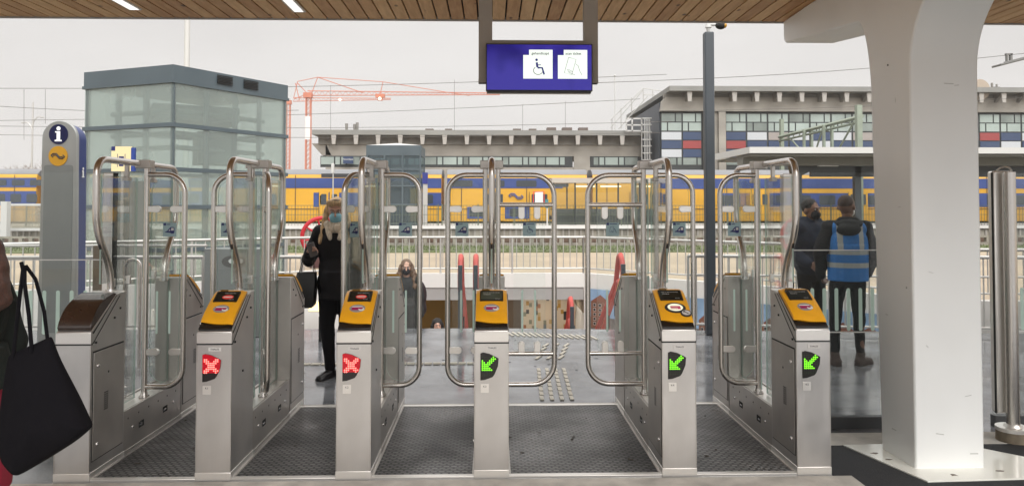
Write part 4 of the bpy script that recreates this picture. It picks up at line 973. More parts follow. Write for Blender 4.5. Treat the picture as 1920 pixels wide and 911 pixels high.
# low slotted cable trough wall in front of the tracks
r = empty('trough_wall', (0,30.9,0), 0, 'low brown wall with a row of dark slots beside the first track', 'wall')
MB().box(-60,80,0,.14,0,.12).box(-60,80,0,.14,.32,.40).build('wall_band', plat_wall, r)
g = MB(); x = -22
while x < 30: g.box(x,x+.14,-.01,.15,.10,.33); x += .40
tag(g.build('slot_pier', plat_wall, r), kind='stuff')
g = MB(); g.box(-160,160,38.0,46.2,-.4,.56); struct(g.build('platform', plat_wall))
g = MB(); g.box(-160,160,37.9,46.25,.564,.60); struct(g.build('platform_paving', plat_top))
tag(MB().box(-160,160,37.84,37.898,.50,.66).build('platform_edge', white_wall), 'white edge beam along the platform', 'platform edge')
# ribs on the platform side
g = MB(); x = -30
while x < 45: g.box(x,x+.09,37.95,37.998,-.3,.49); x += .30
tag(g.build('platform_ribs', concrete), 'vertical ribs along the platform side wall', 'ribs', kind='stuff')
mesh_green = M_('green_mesh_fence', (.10,.12,.08), .6)
for x0, x1, s in ((-24,-2.8,'left'), (-2.6,12.5,'middle'), (12.7,34,'right')):
    r = empty('mesh_fence', ((x0+x1)/2,39.2,.6), 0, 'thin dark mesh fence, '+{'left':'left of the far lift tower','middle':'between the far lift and the dark pole','right':'under the white platform canopy'}[s], 'fence', 'mesh fences on the platform'); h = (x1-x0)/2
    g = MB(); x = -h
    while x < h: g.box(x-.008,x+.008,-.006,.006,.0,1.08); x += .16
    for z in (.15,.6,1.08): g.box(-h,h,-.01,.01,z-.012,z+.012)
    tag(g.build('wire_mesh', mesh_green, r), kind='stuff')
    g = MB(); x = -h
    while x <= h+.01: g.box(x-.03,x+.03,.0,.05,-.0,1.15); x += (2*h)/8
    g.build('fence_posts', mesh_green, r)

# trains
def carriage(px0, px1, Y, label, style, parts):
    x0, x1 = ax(px0, Y), ax(px1, Y); c = (x0+x1)/2; h = (x1-x0)/2-.15
    r = empty('train_carriage', (c,Y,-.2), 0, label, 'train carriage', 'yellow and blue train at the platform')
    Z = lambda py: az(py, Y)+.2
    g = MB()
    prof = [(0,.9),(0,Z(353)),(.02,Z(334)),(.10,Z(328)),(.35,Z(322)),(.9,Z(318)),(2.1,Z(318)),(2.65,Z(322)),(2.9,Z(328)),(3.0,Z(334)),(3.0,.9)]
    g.prism(prof, 'x', -h, h); sk = g.build('body_shell', train_y if style != 'grey' else train_g, r)
    MB().box(-h+.1,h-.1,.25,2.75,.25,.9).build('underframe', train_dark, r)
    roof = [(.095,Z(328)+.02),(.33,Z(322)+.03),(.9,Z(318)+.04),(2.1,Z(318)+.04),(2.66,Z(322)+.03),(2.9,Z(328)+.02),(2.6,Z(328)-.1),(.35,Z(328)-.1)]
    MB().prism(roof, 'x', -h-.02, h+.02).build('roof', train_g, r)
    def band(ya, yb, m, nm, pa=px0, pb=px1, d=.03, par=r):
        a = max(ax(pa,Y)-c, -h+.0); b = min(ax(pb,Y)-c, h); return MB().box(a,b,-d,-.001,Z(yb),Z(ya)).build(nm, m, par)
    g = MB(); seams_ = MB(); xx = -h+.9
    while xx < h-.5: seams_.box(xx-.02,xx+.02,-.034,-.0305,.95,Z(329)); xx += 4.1
    seams_.box(-h,h,-.0355,-.031,Z(392)-.02,Z(392)+.02); tag(seams_.build('panel_seam', train_dark, r), kind='stuff')
    for dx in (-h+3.0, h-3.0):
        for k in (-.62, .04):
            d_ = MB().box(dx+k,dx+k+.58,-.05,-.036,Z(414),Z(360)).build('door', train_y, r); MB().prism(rrect(dx+k+.12,dx+k+.46,Z(384),Z(364),.06), 'y', -.055, -.0505).build('door_window', train_win, d_)
            MB().box(dx+k-.03,dx+k-.005,-.052,-.036,Z(414),Z(360)).build('door_edge', train_dark, d_)
    for p in parts: 
        kind, pa, pb, ya, yb, m = p[:6]; o = band(ya, yb, m, kind, pa, pb, .03 if len(p) < 7 else p[6])
        if len(p) > 7:
            for (wa, wb, wya, wyb) in p[7]:
                q = MB().prism(rrect(ax(wa,Y)-c, ax(wb,Y)-c, Z(wyb), Z(wya), .09), 'y', -(p[6]+.015), -p[6]-.001).build('pane', train_win, o)
    return r, c, Z
TY = 47
carriage(-260,72,TY,'leftmost carriage with blue window bands and a yellow stripe, left of the info pillar','a',
  [('blue_band',-260,72,334.5,352,train_b,.03,[(a,a+24,338,349) for a in range(-250,60,34)]),('lower_blue_band',-260,72,359,385,train_b,.03,[(a,a+20,364,380) for a in range(-250,60,30)])])
carriage(74,520,TY,'carriage mostly hidden behind the info pillar and glass lift','a',
  [('blue_band',74,520,334.5,352,train_b,.03,[(a,a+24,338,349) for a in range(84,500,34)]),('lower_blue_band',74,520,359,385,train_b,.03,[(a,a+20,364,380) for a in range(84,500,30)])])
carriage(522,832,TY,'bright yellow carriage behind the blond woman with a blue door window','b',
  [('blue_band',522,832,334.5,353,train_b),('roof_vents',602,690,326,333,train_dark,.0015),
   ('lower_blue_band',588,690,361.5,388,train_b,.035,[(600,612,366,384),(622,632,366,384)]),('lower_blue_band',792,830,361.5,386,train_b,.035,[(800,812,365,382)])])
rc, cc, Zc = carriage(834,1105,TY,'yellow carriage with a double arrow mark and upper deck windows behind the middle gate','c',
  [('blue_band',834,1055,334.5,353,train_b,.03,[(a,a+38,338.5,350.5) for a in range(848,1040,60)]),('lower_blue_band',876,1010,388,410,train_b,.03,[(a,a+26,391,406) for a in range(880,1000,38)])])
ns_mark((ax(981,TY)-ax(954,TY)), rc, train_b, Matrix.Translation(((ax(967.5,TY)-cc),-.06,Zc(368))), .035)
carriage(1107,1330,TY,'yellow carriage behind the lit shelter windows, left of the dark pole','b',
  [('blue_band',1240,1330,334.5,354,train_b)])
carriage(1332,1700,TY,'carriage under the white canopy with a dark blue window band, behind the staff men','c',
  [('blue_band',1332,1700,334.5,353,train_b),('lower_blue_band',1345,1700,362,388,train_b,.03,[(a,a+30,366,384) for a in range(1352,1690,46)])])
carriage(1702,2300,TY,'rightmost carriage seen between the column and the steel post','c',
  [('blue_band',1702,2300,334.5,353,train_b),('lower_blue_band',1702,2300,362,388,train_b,.03,[(a,a+30,366,384) for a in range(1712,2290,46)])])
# red and white buffer/door markings on carriage c
for (pa, pb) in ((1003,1018),):
    MB().box(ax(pa,TY)-cc,ax(pb,TY)-cc,-.06,-.036,Zc(386),Zc(360)).build('white_marking', white_l, rc); g = MB(); x0, x1 = ax(1000,TY)-cc, ax(1020,TY)-cc
    g.tube([(x0,-.05,Zc(384)),(x0,-.05,Zc(360)),(x1,-.05,Zc(359)),(x1,-.05,Zc(384))], .03, 6); g.build('red_outline', red_print, rc)

# lit glass shelter on the platform
sx0, sx1 = ax(1038,42), ax(1240,42); r = empty('platform_shelter', ((sx0+sx1)/2,42,.6), 0, 'flat-roofed glass shelter with lit strip lights on the platform', 'shelter'); h = (sx1-sx0)/2
MB().box(-h-.1,h+.4,-.2,1.6,az(343,42)-.6,az(334,42)-.6).build('roof', M_('shelter_roof', (.45,.41,.36), .5), r)
g = MB(); x = -h
while x <= h+.01: g.box(x-.04,x+.04,0,.08,0,az(343,42)-.6); x += 2*h/5
for x in (-h+.9,h-.9): g.box(x-.04,x+.04,1.4,1.48,0,az(343,42)-.6)
g.build('post', win_frame, r)
MB().box(-h,h,.03,.04,.5,az(345,42)-.6).build('glass_wall', glass('shelter_glass', (.9,.92,.9), .08), r)
MB().box(-h+.1,h-.1,.6,1.1,.0,.45).box(-h+.1,h-.1,1.0,1.06,.45,.9).build('bench', M_('bench_dark', (.06,.07,.07), .6), r)
for a, b in ((1080,1118),(1130,1168),(1190,1225)):
    x0, x1 = ax(a,42)-(sx0+sx1)/2, ax(b,42)-(sx0+sx1)/2; MB().box(x0,x1,.55,.8,az(350,42)-.6,az(347.5,42)-.6).build('strip_light', glow('warm_strip', (1,.86,.55), 2.2) if 'warm_strip' not in bpy.data.materials else bpy.data.materials['warm_strip'], r)

# far lift tower on the platform
x0, x1 = ax(686,40.5), ax(789,40.5); r = empty('lift_tower', ((x0+x1)/2,40.5,.6), 0, 'slate blue glass lift tower standing on the far platform behind gate door', 'lift tower'); h = (x1-x0)/2; zt = az(273,40.5)-.6
MB().box(-h,h,0,2.6,zt-.55,zt).build('roof_band', lift_paint, r); MB().add([(-h,0,zt),(h,0,zt),(h,2.6,zt),(-h,2.6,zt),(0,1.3,zt+.22)],[(0,1,4),(1,2,4),(2,3,4),(3,0,4)]).build('roof', white_steel, r)
MB().box(-h+.03,h-.03,.02,.05,0,zt-.55).box(-h+.02,-h+.05,.05,2.5,0,zt-.55).box(h-.05,h-.02,.05,2.5,0,zt-.55).build('glass_wall', lift_glass_far, r)
g = MB()
for x in (-h+.04,-h*.33,h*.33,h-.04): g.box(x-.045,x+.045,-.03,.0,0,zt-.55); g.box(x-.04,x+.04,2.4,2.48,0,zt-.55)
for z in (zt-1.3,zt-2.2,zt-3.2,.1): g.box(-h,h,-.035,-.005,z-.04,z+.04); g.box(-h,h,2.45,2.5,z-.04,z+.04)
g.build('frame', lift_paint, r)
MB().box(-.7,.7,.7,1.9,.2,2.4).build('lift_cabin', M_('cabin_dim', (.14,.17,.18), .5), r)
# platform furniture: lamp, sign post, blue pillar
q = at(624,425,40); r = empty('platform_lamp', (q.x,40,.6), 0, 'thin white lamp post on the platform in front of the yellow train', 'lamp post'); zt = az(306,40)-.6
MB().cyl((0,0,0),(0,0,zt),.045,.03,8).build('pole', rail_m, r); MB().box(-.09,.05,-.1,.1,zt-.55,zt-.05).build('lamp_head', white_steel, r, .02)
q = at(797,425,40); r = empty('platform_sign', (q.x,40,.6), 0, 'blue information pillar right of the far lift', 'sign'); MB().box(-.12,.12,0,.1,0,az(345,40)-.6).build('post', rail_m, r); MB().box(-.14,.14,-.06,.08,az(345,40)-.6,az(324,40)-.6).build('blue_panel', M_('far_sign_blue', (.02,.03,.2), .4), r)
q = at(1026,430,38.6); r = empty('platform_signal', (q.x,38.6,.6), 0, 'small teal and white signal post in front of the yellow carriage', 'signal'); MB().cyl((0,0,0),(0,0,1.35),.04,.04,8).build('post', white_steel, r); MB().box(-.10,.06,-.05,.05,.95,1.4).build('signal_box', M_('teal', (.05,.20,.22), .5), r); MB().box(.1,.35,-.05,.05,.35,.55).build('side_box', dark_gap, r)
# bench-like shelter left behind the info pillar
q = at(6,430,36); tag(MB().box(q.x-.15,q.x+.15,36,36.3,-.03,az(378,36)).build('white_post', white_steel), 'thick white post at the left edge in front of the blue train', 'post')
r = empty('wind_screen', (ax(45,37),37,0), 0, 'framed glass wind screen on the platform left of the info pillar', 'wind screen'); h = ax(80,37)-ax(14,37)
MB().box(-h/2,h/2,0,.06,az(432,37),az(427,37)).box(-h/2,h/2,0,.06,az(386,37),az(382,37)).build('frame', white_steel, r); MB().box(-h/2,h/2,.02,.04,az(427,37),az(386,37)).build('screen_glass', glass('screen_glass_far', (.85,.85,.8), .1, .3, (.6,.58,.5)), r)

# ------------------------------------------------------------------ platform canopy at right
Yc0, Yc1 = 36.0, 41.5; r = empty('platform_canopy', (ax(1405,Yc0),Yc0,0), 0, 'long white-edged platform canopy reaching to the right behind the column', 'canopy'); cx0 = ax(1405,Yc0)
zt = az(275,Yc0); 
g = MB(); xe = 36
g.box(0,xe,-.1,.0,zt-.30,zt); g.add([(0,-.1,zt),(0,0,zt-.30),(-.35,Yc1-Yc0,zt-.35),(-.35,Yc1-Yc0,zt+.0),(0,-.1,zt-.30),(-.0,0,zt)],[(0,5,3),(0,4,2,3),(1,4,2)]); g.build('white_edge', white_steel, r)
MB().box(-.02,.1,0,Yc1-Yc0,zt-.3,zt+.0).box(0,xe,0,Yc1-Yc0,zt-.1,zt-.02).build('roof_deck', white_steel, r)
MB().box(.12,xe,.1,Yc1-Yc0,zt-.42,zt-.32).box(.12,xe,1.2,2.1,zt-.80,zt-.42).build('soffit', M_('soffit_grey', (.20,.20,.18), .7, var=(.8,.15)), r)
MB().box(4.0,xe,2.2,2.4,zt-1.35,zt-.80).build('dark_beam', dark_pole, r)
for a in (1497,1608,1760,1950): q = ax(a,38.3)-cx0; MB().box(q-.16,q+.16,2.2,2.5,.6,zt-.8).build('pillar', dark_pole, r)
q = ax(1497,38.0)-cx0; MB().prism([(q-.2,zt-1.5),(q+1.7,zt-.62),(q+1.7,zt-.5),(q-.4,zt-.55)], 'y', 2.15, 2.45).build('bracket_arm', dark_pole, r)
q = ax(1560,37)-cx0; MB().box(q-.5,q+.5,1.3,1.5,zt-.86,zt-.81).build('strip_lamp', white_steel, r)

# ------------------------------------------------------------------ far buildings
bracket_m = M_('bracket_grey', (.40,.38,.35), .8)
def bracket(r, x, y, z, s=1.0):
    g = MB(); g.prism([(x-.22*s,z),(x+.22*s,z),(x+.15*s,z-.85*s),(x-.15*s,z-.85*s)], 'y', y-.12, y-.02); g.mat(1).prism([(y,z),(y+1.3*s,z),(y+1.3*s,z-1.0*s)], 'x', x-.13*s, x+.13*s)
    return g.build('roof_bracket', [bracket_m, concrete_dark], r)
YB = 65.0
xl, xr = ax(590,YB), ax(1207,YB); r = empty('low_station_building', ((xl+xr)/2,YB,0), 0, 'long low concrete building with overhanging roof and a strip of windows', 'building'); cb_ = (xl+xr)/2; h = (xr-xl)/2
zR = az(247,YB)
MB().box(-h-.0,h,-1.2,9,zR-.42,zR).build('roof_slab', roof_grey, r)
g = MB(); g.box(-h+.9,h-.1,0,8,az(293,YB),az(270,YB)+.3); g.box(-h+.9,h-.1,.02,8,0,az(313,YB)); g.prism([(-h-.3,az(270,YB)),(-h+.9,az(270,YB)),(-h+1.4,az(292,YB)),(-h+.6,az(292,YB))], 'y', 0, 6); g.build('concrete_wall', concrete, r)
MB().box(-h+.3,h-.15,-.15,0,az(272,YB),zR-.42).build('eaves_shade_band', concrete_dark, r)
n_ = 15
for i in range(n_): bracket(r, ax(630+41.0*i,YB)-cb_ if 630+41*i < 1205 else h-.4, -1.05, zR-.42, .95) if 630+41*i < 1200 else None
wx = 600.0; k = 0; wts = [27,11,11,26,11,26,12,26,11,16,16,26,11]
MB().box(ax(600,YB)-cb_,ax(1074,YB)-cb_,.02,.2,az(314,YB),az(293,YB)).box(ax(1107,YB)-cb_,ax(1200,YB)-cb_,.02,.2,az(314,YB),az(293,YB)).build('window_band', win_frame, r)
while wx < 1196:
    w = wts[k % len(wts)]; k += 1
    if 1070 < wx+w < 1112: wx = 1112; continue
    if wx+w > 1199: break
    m = bg_glass if k % 4 else bg_glass_dim
    a, b = ax(wx+1.3,YB)-cb_, ax(wx+w-1.3,YB)-cb_; MB().box(a,b,-.03,.0,az(309,YB),az(295,YB)).build('window', m, r); 
    wx += w
MB().box(ax(1076,YB)-cb_,ax(1106,YB)-cb_,-.10,.019,0,az(293,YB)).build('pier', concrete, r)
q0, q1 = ax(643,YB-.4)-cb_, ax(662,YB-.4)-cb_; sg = MB().box(q0,q1,-.45,-.38,az(308,YB),az(295,YB)).build('station_sign', pan_blue, r); text('Noordzijde', .19, white_l, sg, front_M((q0+q1)/2,-.47,az(300,YB)))
for (a, b, c_, d_) in ((797,812,242,247),(834,847,242,247),(962,977,241.5,247),(992,1006,241.5,247),(1026,1043,239,247),(1055,1073,239,247),(1086,1103,239,247)):
    MB().box(ax(a,YB+3)-cb_,ax(b,YB+3)-cb_,3,4,zR,az(c_,YB+3)).build('roof_vent', M_('vent_brown', (.13,.10,.085), .8) if 'vent_brown' not in bpy.data.materials else bpy.data.materials['vent_brown'], r)
for a, t in ((649,233),(664,234),(669,231)): MB().cyl((ax(a,YB+2)-cb_,2,zR),(ax(a,YB+2)-cb_,2,az(t,YB+2)),.10,.14,8).build('flue', concrete_dark, r)

YT = 60.0; xl = ax(1255,YT); r = empty('tall_station_building', (xl,YT,0), 0, 'taller concrete building with blue, red and white panels between window grids', 'building'); R_ = ax(2050,YT)-xl
zR = az(161,YT)
MB().box(0,R_,-.3,19,zR-.40,zR).build('roof_slab', roof_grey, r)
YW = YT+1.5; lx = lambda px: ax(px,YW)-xl; lz = lambda py: az(py,YW)
MB().box(lx(1237),R_,1.52,17,0,zR-1.1).build('core_wall', M_('slate_cladding', (.04,.05,.065), .5), r)
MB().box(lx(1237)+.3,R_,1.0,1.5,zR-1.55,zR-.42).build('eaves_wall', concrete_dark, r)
g = MB(); g.prism([(lx(1237),lz(209)),(R_,lz(209)),(R_,lz(183)),(lx(1247),lz(183)),(lx(1240),lz(190))], 'y', .9, 1.5)
g.box(lx(1318),lx(1355),1.2,1.5,0,lz(209)); g.build('concrete_wall', concrete, r)
g = MB(); g.box(lx(1345),lx(1358),.9,1.19,0,lz(210)); g.box(lx(1318),lx(1324),.9,1.19,0,lz(210)); g.build('pilaster', concrete, r)
# receding flank: sloped eaves towards the back left
for i in range(26):
    px = 1294+42.2*i
    if px > 2040: break
    bracket(r, ax(px,YT)-xl, .0, zR-.42, .95)
MB().box(lx(1239),lx(1317),1.3,1.518,0,lz(210)).box(lx(1358),R_,1.3,1.518,0,lz(210)).build('window_wall', win_frame, r)
rowsA = [(213,228),(230,245)]; cols = [(1240,1277),(1280,1314)]+[(1361+39.6*i,1361+39.6*i+36.2) for i in range(16)]
pal = [['w','b','w'],['b','r','b'],['b','r','b'],['w','b','b'],['g','b','b'],['w','b','w'],['b','w','b'],['w','b','b'],['g','b','w'],['w','b','b'],['g','b','b'],['b','w','b'],['g','b','b'],['w','b','b'],['r','b','w'],['b','w','b'],['w','b','b'],['g','b','b']]
PM = {'w': pan_white, 'b': pan_blue, 'r': pan_red, 'g': pan_grey}; nw = 0
for ci, (a, b) in enumerate(cols):
    for ri, (t, bt) in enumerate(rowsA):
        sp = a+(b-a)*(.70 if ri == 0 else .30)
        g = MB(); g.box(lx(a),lx(sp-1.2),1.24,1.29,lz(bt),lz(t)); g.box(lx(sp+1.2),lx(b),1.24,1.29,lz(bt),lz(t)); g.build('window', bg_glass if (ci*3+ri) % 5 else bg_glass_dim, r)
    for ri, cch in enumerate(pal[ci]):
        MB().box(lx(a),lx(b),1.24,1.29,lz(262+16.3*ri),lz(247.5+16.3*ri)).build('colour_panel', PM[cch], r)
    g = MB(); g.box(lx(a),lx(a+(b-a)*.72),1.24,1.29,lz(309),lz(296)); g.box(lx(a+(b-a)*.8),lx(b),1.24,1.29,lz(309),lz(296)); g.build('window', bg_glass_dim, r)
# barrel rooflight and roof clutter at the right
q = ax(1852,YT-.4)-xl; MB().cyl((q,.3,zR-.1),(q,3,zR-.1),.86,.86,24).build('barrel_rooflight', M_('rooflight', (.40,.33,.26), .7), r)
q = ax(1887,YT)-xl; MB().box(q-.35,q+.35,1,1.6,zR,zR+.25).cyl((q-.2,1.2,zR),(q-.2,1.2,zR+.6),.09).cyl((q+.2,1.2,zR),(q+.2,1.2,zR+.5),.08).build('flue', concrete_dark, r)
# left flank trim seen edge-on
# caged ladder between the two buildings
YL = 63.5; r = empty('caged_ladder', (ax(1212,YL),YL,0), 0, 'white caged ladder with landing between the low and the tall building', 'ladder'); c0 = ax(1212,YL)
g = MB(); X = lambda p: ax(p,YL)-c0; Z_ = lambda p: az(p,YL)
for p in (1204,1208,1212,1216,1220): g.cyl((X(p),0 if p in (1204,1220) else -.4,Z_(300)),(X(p),0 if p in (1204,1220) else -.4,Z_(222)),.045,.045,6)
for z in (222,234,248,262,274,287,300): g.box(X(1204),X(1221),-.4,0,Z_(z)-.04,Z_(z)+.04)
g.build('ladder_cage', white_steel, r)
g = MB()
for z in (222,234,245): g.box(X(1175),X(1206),-.05,.05,Z_(z)-.06,Z_(z)+.06)
for p in (1175,1186,1204): g.box(X(p)-.06,X(p)+.06,-.05,.05,Z_(246),Z_(221))
g.build('landing_guard', white_steel, r)
# roof stair railing, faint, going up to the tall building's roof
YS = 68; r = empty('roof_stair', (ax(1190,YS),YS,0), 0, 'thin steel roof stair railing climbing to the tall building', 'stair railing'); c0 = ax(1190,YS)
g = MB(); X = lambda p: ax(p,YS)-c0; Z_ = lambda p: az(p,YS)
for (a, b, c_, d_) in ((1145,240,1207,168),(1145,225,1207,165),(1160,242,1215,180),(1207,165,1243,170),(1207,177,1243,178),(1207,165,1207,190),(1165,202,1165,240),(1185,182,1185,215),(1148,222,1148,246),(1225,167,1225,185)): g.cyl((X(a),0,Z_(b)),(X(c_),0,Z_(d_)),.04,.04,5)
g.build('stair_rails', rail_m, r)
q = at(1153,240,66.5); tag(MB().cyl((q.x,66.5,8),(q.x,66.5,az(142,66.5)),.06,.05,8).ell((q.x,66.5,az(141,66.5)),.10).build('roof_mast', white_steel), 'thin mast with a small round top on the low building roof', 'mast')

# ------------------------------------------------------------------ masts, gantry, wires
q = ax(347,30); tag(MB().cyl((q,30,0),(q,30,14),.12,.10,12).build('light_mast', white_steel), 'tall pale mast rising behind the milky glass lift', 'mast')
YA, YBk = 45.0, 57.6; r = empty('catenary_gantry', (ax(1612,YA),YA,0), 0, 'pale green overhead line gantry above the white canopy', 'gantry'); c0 = ax(1612,YA)
MB().box(-.16,.16,-.16,.16,0,az(195,YA)).build('mast', green_steel, r); xb = ax(1467,YBk)-c0; MB().box(xb-.13,xb+.13,YBk-YA-.15,YBk-YA+.15,0,az(222,YBk)).build('mast', green_steel, r)
A = Vector((.25,0,az(216,YA))); B = Vector((xb-.2,YBk-YA,az(256,YBk)))
g = MB(); g.tube([A,B], .13, 4); g.tube([A+Vector((0,0,-.32)),B+Vector((0,0,-.32))], .08, 4)
for i in range(12): p = A+(B-A)*(i+.5)/12; g.cyl(p, p+Vector((0,0,-.3)), .05, .05, 5)
for t in (.36,.60):
    p = A+(B-A)*t; g.box(p.x-.35,p.x-.20,p.y-.1,p.y+.1,p.z-2.6,p.z); g.box(p.x+.2,p.x+.35,p.y-.1,p.y+.1,p.z-2.6,p.z)
g.cyl(A+(B-A)*.08+Vector((0,0,-.2)), A+(B-A)*.33+Vector((0,0,-2.6)), .07, .07, 6); g.cyl(A+(B-A)*.42+Vector((0,0,-.2)), A+(B-A)*.58+Vector((0,0,-2.8)), .07, .07, 6); g.cyl(A+(B-A)*.85+Vector((0,0,-.2)), A+(B-A)*.66+Vector((0,0,-1.6)), .06, .06, 6)
g.build('cross_beam', green_steel, r)
YG = 30; r = empty('overhead_gantry', (ax(1900,YG),YG,0), 0, 'grey overhead line beam end at the top right', 'gantry'); c0 = ax(1900,YG); X = lambda p: ax(p,YG)-c0; Z_ = lambda p: az(p,YG)
g = MB(); g.tube([(X(1881),0,Z_(117)),(X(1990),0,Z_(88))], .05, 6); g.tube([(X(1881),.5,Z_(117)),(X(1990),.5,Z_(88))], .05, 6); g.tube([(X(1888),0,Z_(113)),(X(1990),0,Z_(86))], .04, 6)
for p in (1881,1905,1935,1965): g.tube([(X(p),0,Z_(117-(p-1881)*.266)),(X(p),.5,Z_(117-(p-1881)*.266))], .04, 6)
g.box(X(1893),X(1896),0,.1,Z_(112),Z_(98)); g.box(X(1900),X(1904),0,.1,Z_(112),Z_(96)); g.box(X(1892),X(1905),0,.1,Z_(98),Z_(95)); g.build('beam', M_('beam_grey', (.16,.16,.155), .7), r)
MB().box(X(1990)-.15,X(1990)+.15,.1,.4,0,Z_(60)).build('mast', green_steel, r)
wires = [(-60,166,1250,140,38,'topmost overhead wire from the left edge to the tall building'), (-60,196,560,207,40,'overhead wire crossing the sky below the topmost one at left'),
         (-60,227,1200,186,42,'overhead wire passing behind the crane mast'), (-60,236,1260,228,44,'overhead wire just above the low building roof'), (-60,252,1240,249,46,'lowest overhead wire across the low building'),
         (1110,156,2000,92,34,'overhead wire rising to the right above the tall building'), (1236,208,2000,178,50,'overhead wire in front of the coloured panels')]
for (a, b, c_, d_, Y, s) in wires:
    p, q = at(a,b,Y), at(c_,d_,Y); g = MB(); g.tube([p+(q-p)*t-Vector((0,0,.25*sin(pi*t))) for t in [i/12 for i in range(13)]], .014, 5)
    o = g.build('overhead_wire', wire_m); tag(o, s, 'wire', 'overhead railway wires')
# droppers between wires
for i, (px, ya, yb, Y) in enumerate(((45,168,262,40),(85,168,232,40),(268,158,232,42),(374,160,236,42),(620,160,245,42),(852,150,246,42),(980,196,246,42),(1060,190,243,42))):
    if 165 < px < 540: continue
    p = at(px,ya,Y); q = at(px,yb,Y); tag(MB().cyl(p,q,.010,.010,5).build('wire_dropper', wire_m), 'thin vertical dropper of the overhead wires', 'wire', 'overhead wire droppers')
# left lamp mast with two curved arms
YM = 60; q = at(60,300,YM); r = empty('street_lamp', (q.x,YM,0), 0, 'thin street lamp with two curved arms at the far left', 'street lamp'); z1 = az(195,YM); zm = az(228,YM)
MB().cyl((0,0,0),(0,0,z1),.09,.05,8).build('pole', rail_m, r); g = MB()
for s in (1,-1): zz = zm-(0 if s > 0 else .45); g.tube([(0,0,zz-.4),(.15*s,0,zz),(.35*s,0,zz+.22),(.6*s,0,zz+.25)], .035, 6); g.mat(0).ell((.72*s,0,zz+.22),(.18,.10,.05))
g.build('lamp_arm', rail_m, r)
# hooked wire support
q = at(85,166,40); 

# cranes
def crane(px, ytop, ybot, Y, jibL, jibR, label, apex=None):
    k = ax(px,Y); r = empty('tower_crane', (k,Y,0), 0, label, 'crane', 'orange tower cranes on the skyline'); zt = az(ytop,Y); w = .62
    X = lambda p: ax(p,Y)-k; Z_ = lambda p: az(p,Y)
    g = MB()
    for sx in (-w,w):
        for sy in (-w,w): g.box(sx-.12,sx+.12,sy-.12,sy+.12,0,zt)
    z = 0
    while z < zt-1:
        for sy in (-w,w): g.cyl((-w,sy,z),(w,sy,z+1.3),.07,.07,4); g.cyl((w,sy,z),(w,sy,z+.01),.07,.07,4)
        z += 1.3
    g.build('mast', orange_steel, r)
    MB().box(-.7,.7,-.75,-.68,Z_(263),Z_(220)).build('mast_banner', white_l, r) if apex else None
    MB().box(-1.3,1.0,-.9,.9,zt-1.4,zt).build('slewing_cab', orange_steel, r)
    g = MB(); a, b = X(jibL[0]), X(jibR[0]); za, zb = Z_(jibL[1]), Z_(jibR[1]); n_ = int((b-a)/1.6)
    for dz in (0,1.3): g.tube([(a,0,za+dz),(b,0,zb+dz*(.35 if dz else 1))], .13, 4)
    for i in range(n_):
        t0, t1 = i/n_, (i+.5)/n_; x0, x1 = a+(b-a)*t0, a+(b-a)*t1; z0 = za+(zb-za)*t0; z1 = za+(zb-za)*t1
        g.cyl((x0,0,z0),(x1,0,z1+1.3*(1-.65*t1)),.06,.06,4); g.cyl((x1,0,z1+1.3*(1-.65*t1)),(a+(b-a)*(i+1)/n_,0,za+(zb-za)*(i+1)/n_),.06,.06,4)
    g.build('jib', orange_steel, r)
    if apex:
        g = MB(); P = [(X(549),Z_(186)),(X(556),Z_(155)),(X(594),Z_(147)),(X(717),Z_(155)),(X(838),Z_(174)),(X(880),Z_(180))]
        for p, q in zip(P, P[1:]): g.cyl((p[0],0,p[1]),(q[0],0,q[1]),.10,.10,4)
        for (a_, b_, c_, d_) in ((594,147,583,176),(556,158,577,180),(594,147,680,176),(717,155,711,182),(549,188,575,178),(560,190,552,158)): g.cyl((X(a_),0,Z_(b_)),(X(c_),0,Z_(d_)),.11,.11,4)
        g.build('tie_bar', orange_steel, r)
    g = MB(); lx_ = X(712); g.box(lx_-1.3,lx_+1.3,-.7,.7,Z_(184),Z_(178)) if apex else g.box(lx_-.8,lx_+.8,-.5,.5,Z_(190),Z_(184)); g.build('trolley', orange_steel, r)
    MB().ell((X(712 if apex else 637),-.9,Z_(187 if apex else 189)),.42).build('work_light', glow('crane_lamp', (1,.93,.7), 3), r)
    return r
crane(577,176,312,210,(575,181),(937,178),'orange tower crane with a long jib right of the glass lift',True)
crane(539,190,312,260,(548,192),(732,188),'fainter orange crane just beside the glass lift edge',False)

# bare trees, far left
def bare_tree(px, pt, Y, sd, m, label):
    rnd = random.Random(sd); q = at(px,330,Y); r = empty('bare_tree', (q.x,Y,0), 0, label, 'tree', 'bare winter trees at the far left'); H_ = az(pt,Y); tr = MB(); cr_ = MB()
    def br(p, d, L_, rad, dep):
        e = p+d*L_; (tr if dep < 2 else cr_).cyl(p, e, rad, rad*.6, 5, False)
        if dep >= 6: return
        for i in range(3 if dep < 4 else 2):
            v = (d+Vector((rnd.uniform(-.75,.75),rnd.uniform(-.75,.75),rnd.uniform(-.1,.45)))).normalized(); br(p+d*L_*rnd.uniform(.55,1), v, L_*rnd.uniform(.6,.8), rad*.58, dep+1)
    br(Vector((0,0,0)), Vector((0,0,1)), H_*.36, .16, 0); tr.build('trunk', m, r); cr_.build('crown', m, r); return r
twig = M_('bare_twigs', (.20,.14,.11), .9); twig_r = M_('reddish_twigs', (.30,.13,.10), .9)
bare_tree(48,300,95,3,twig,'bare twiggy tree at the left edge of the skyline')
bare_tree(95,296,98,5,twig,'bare grey tree between the street lamp and the info pillar')
bare_tree(135,288,92,9,twig_r,'reddish bare tree right behind the info pillar')
bare_tree(160,284,96,12,twig_r,'reddish bare tree between the info pillar and the glass lift')

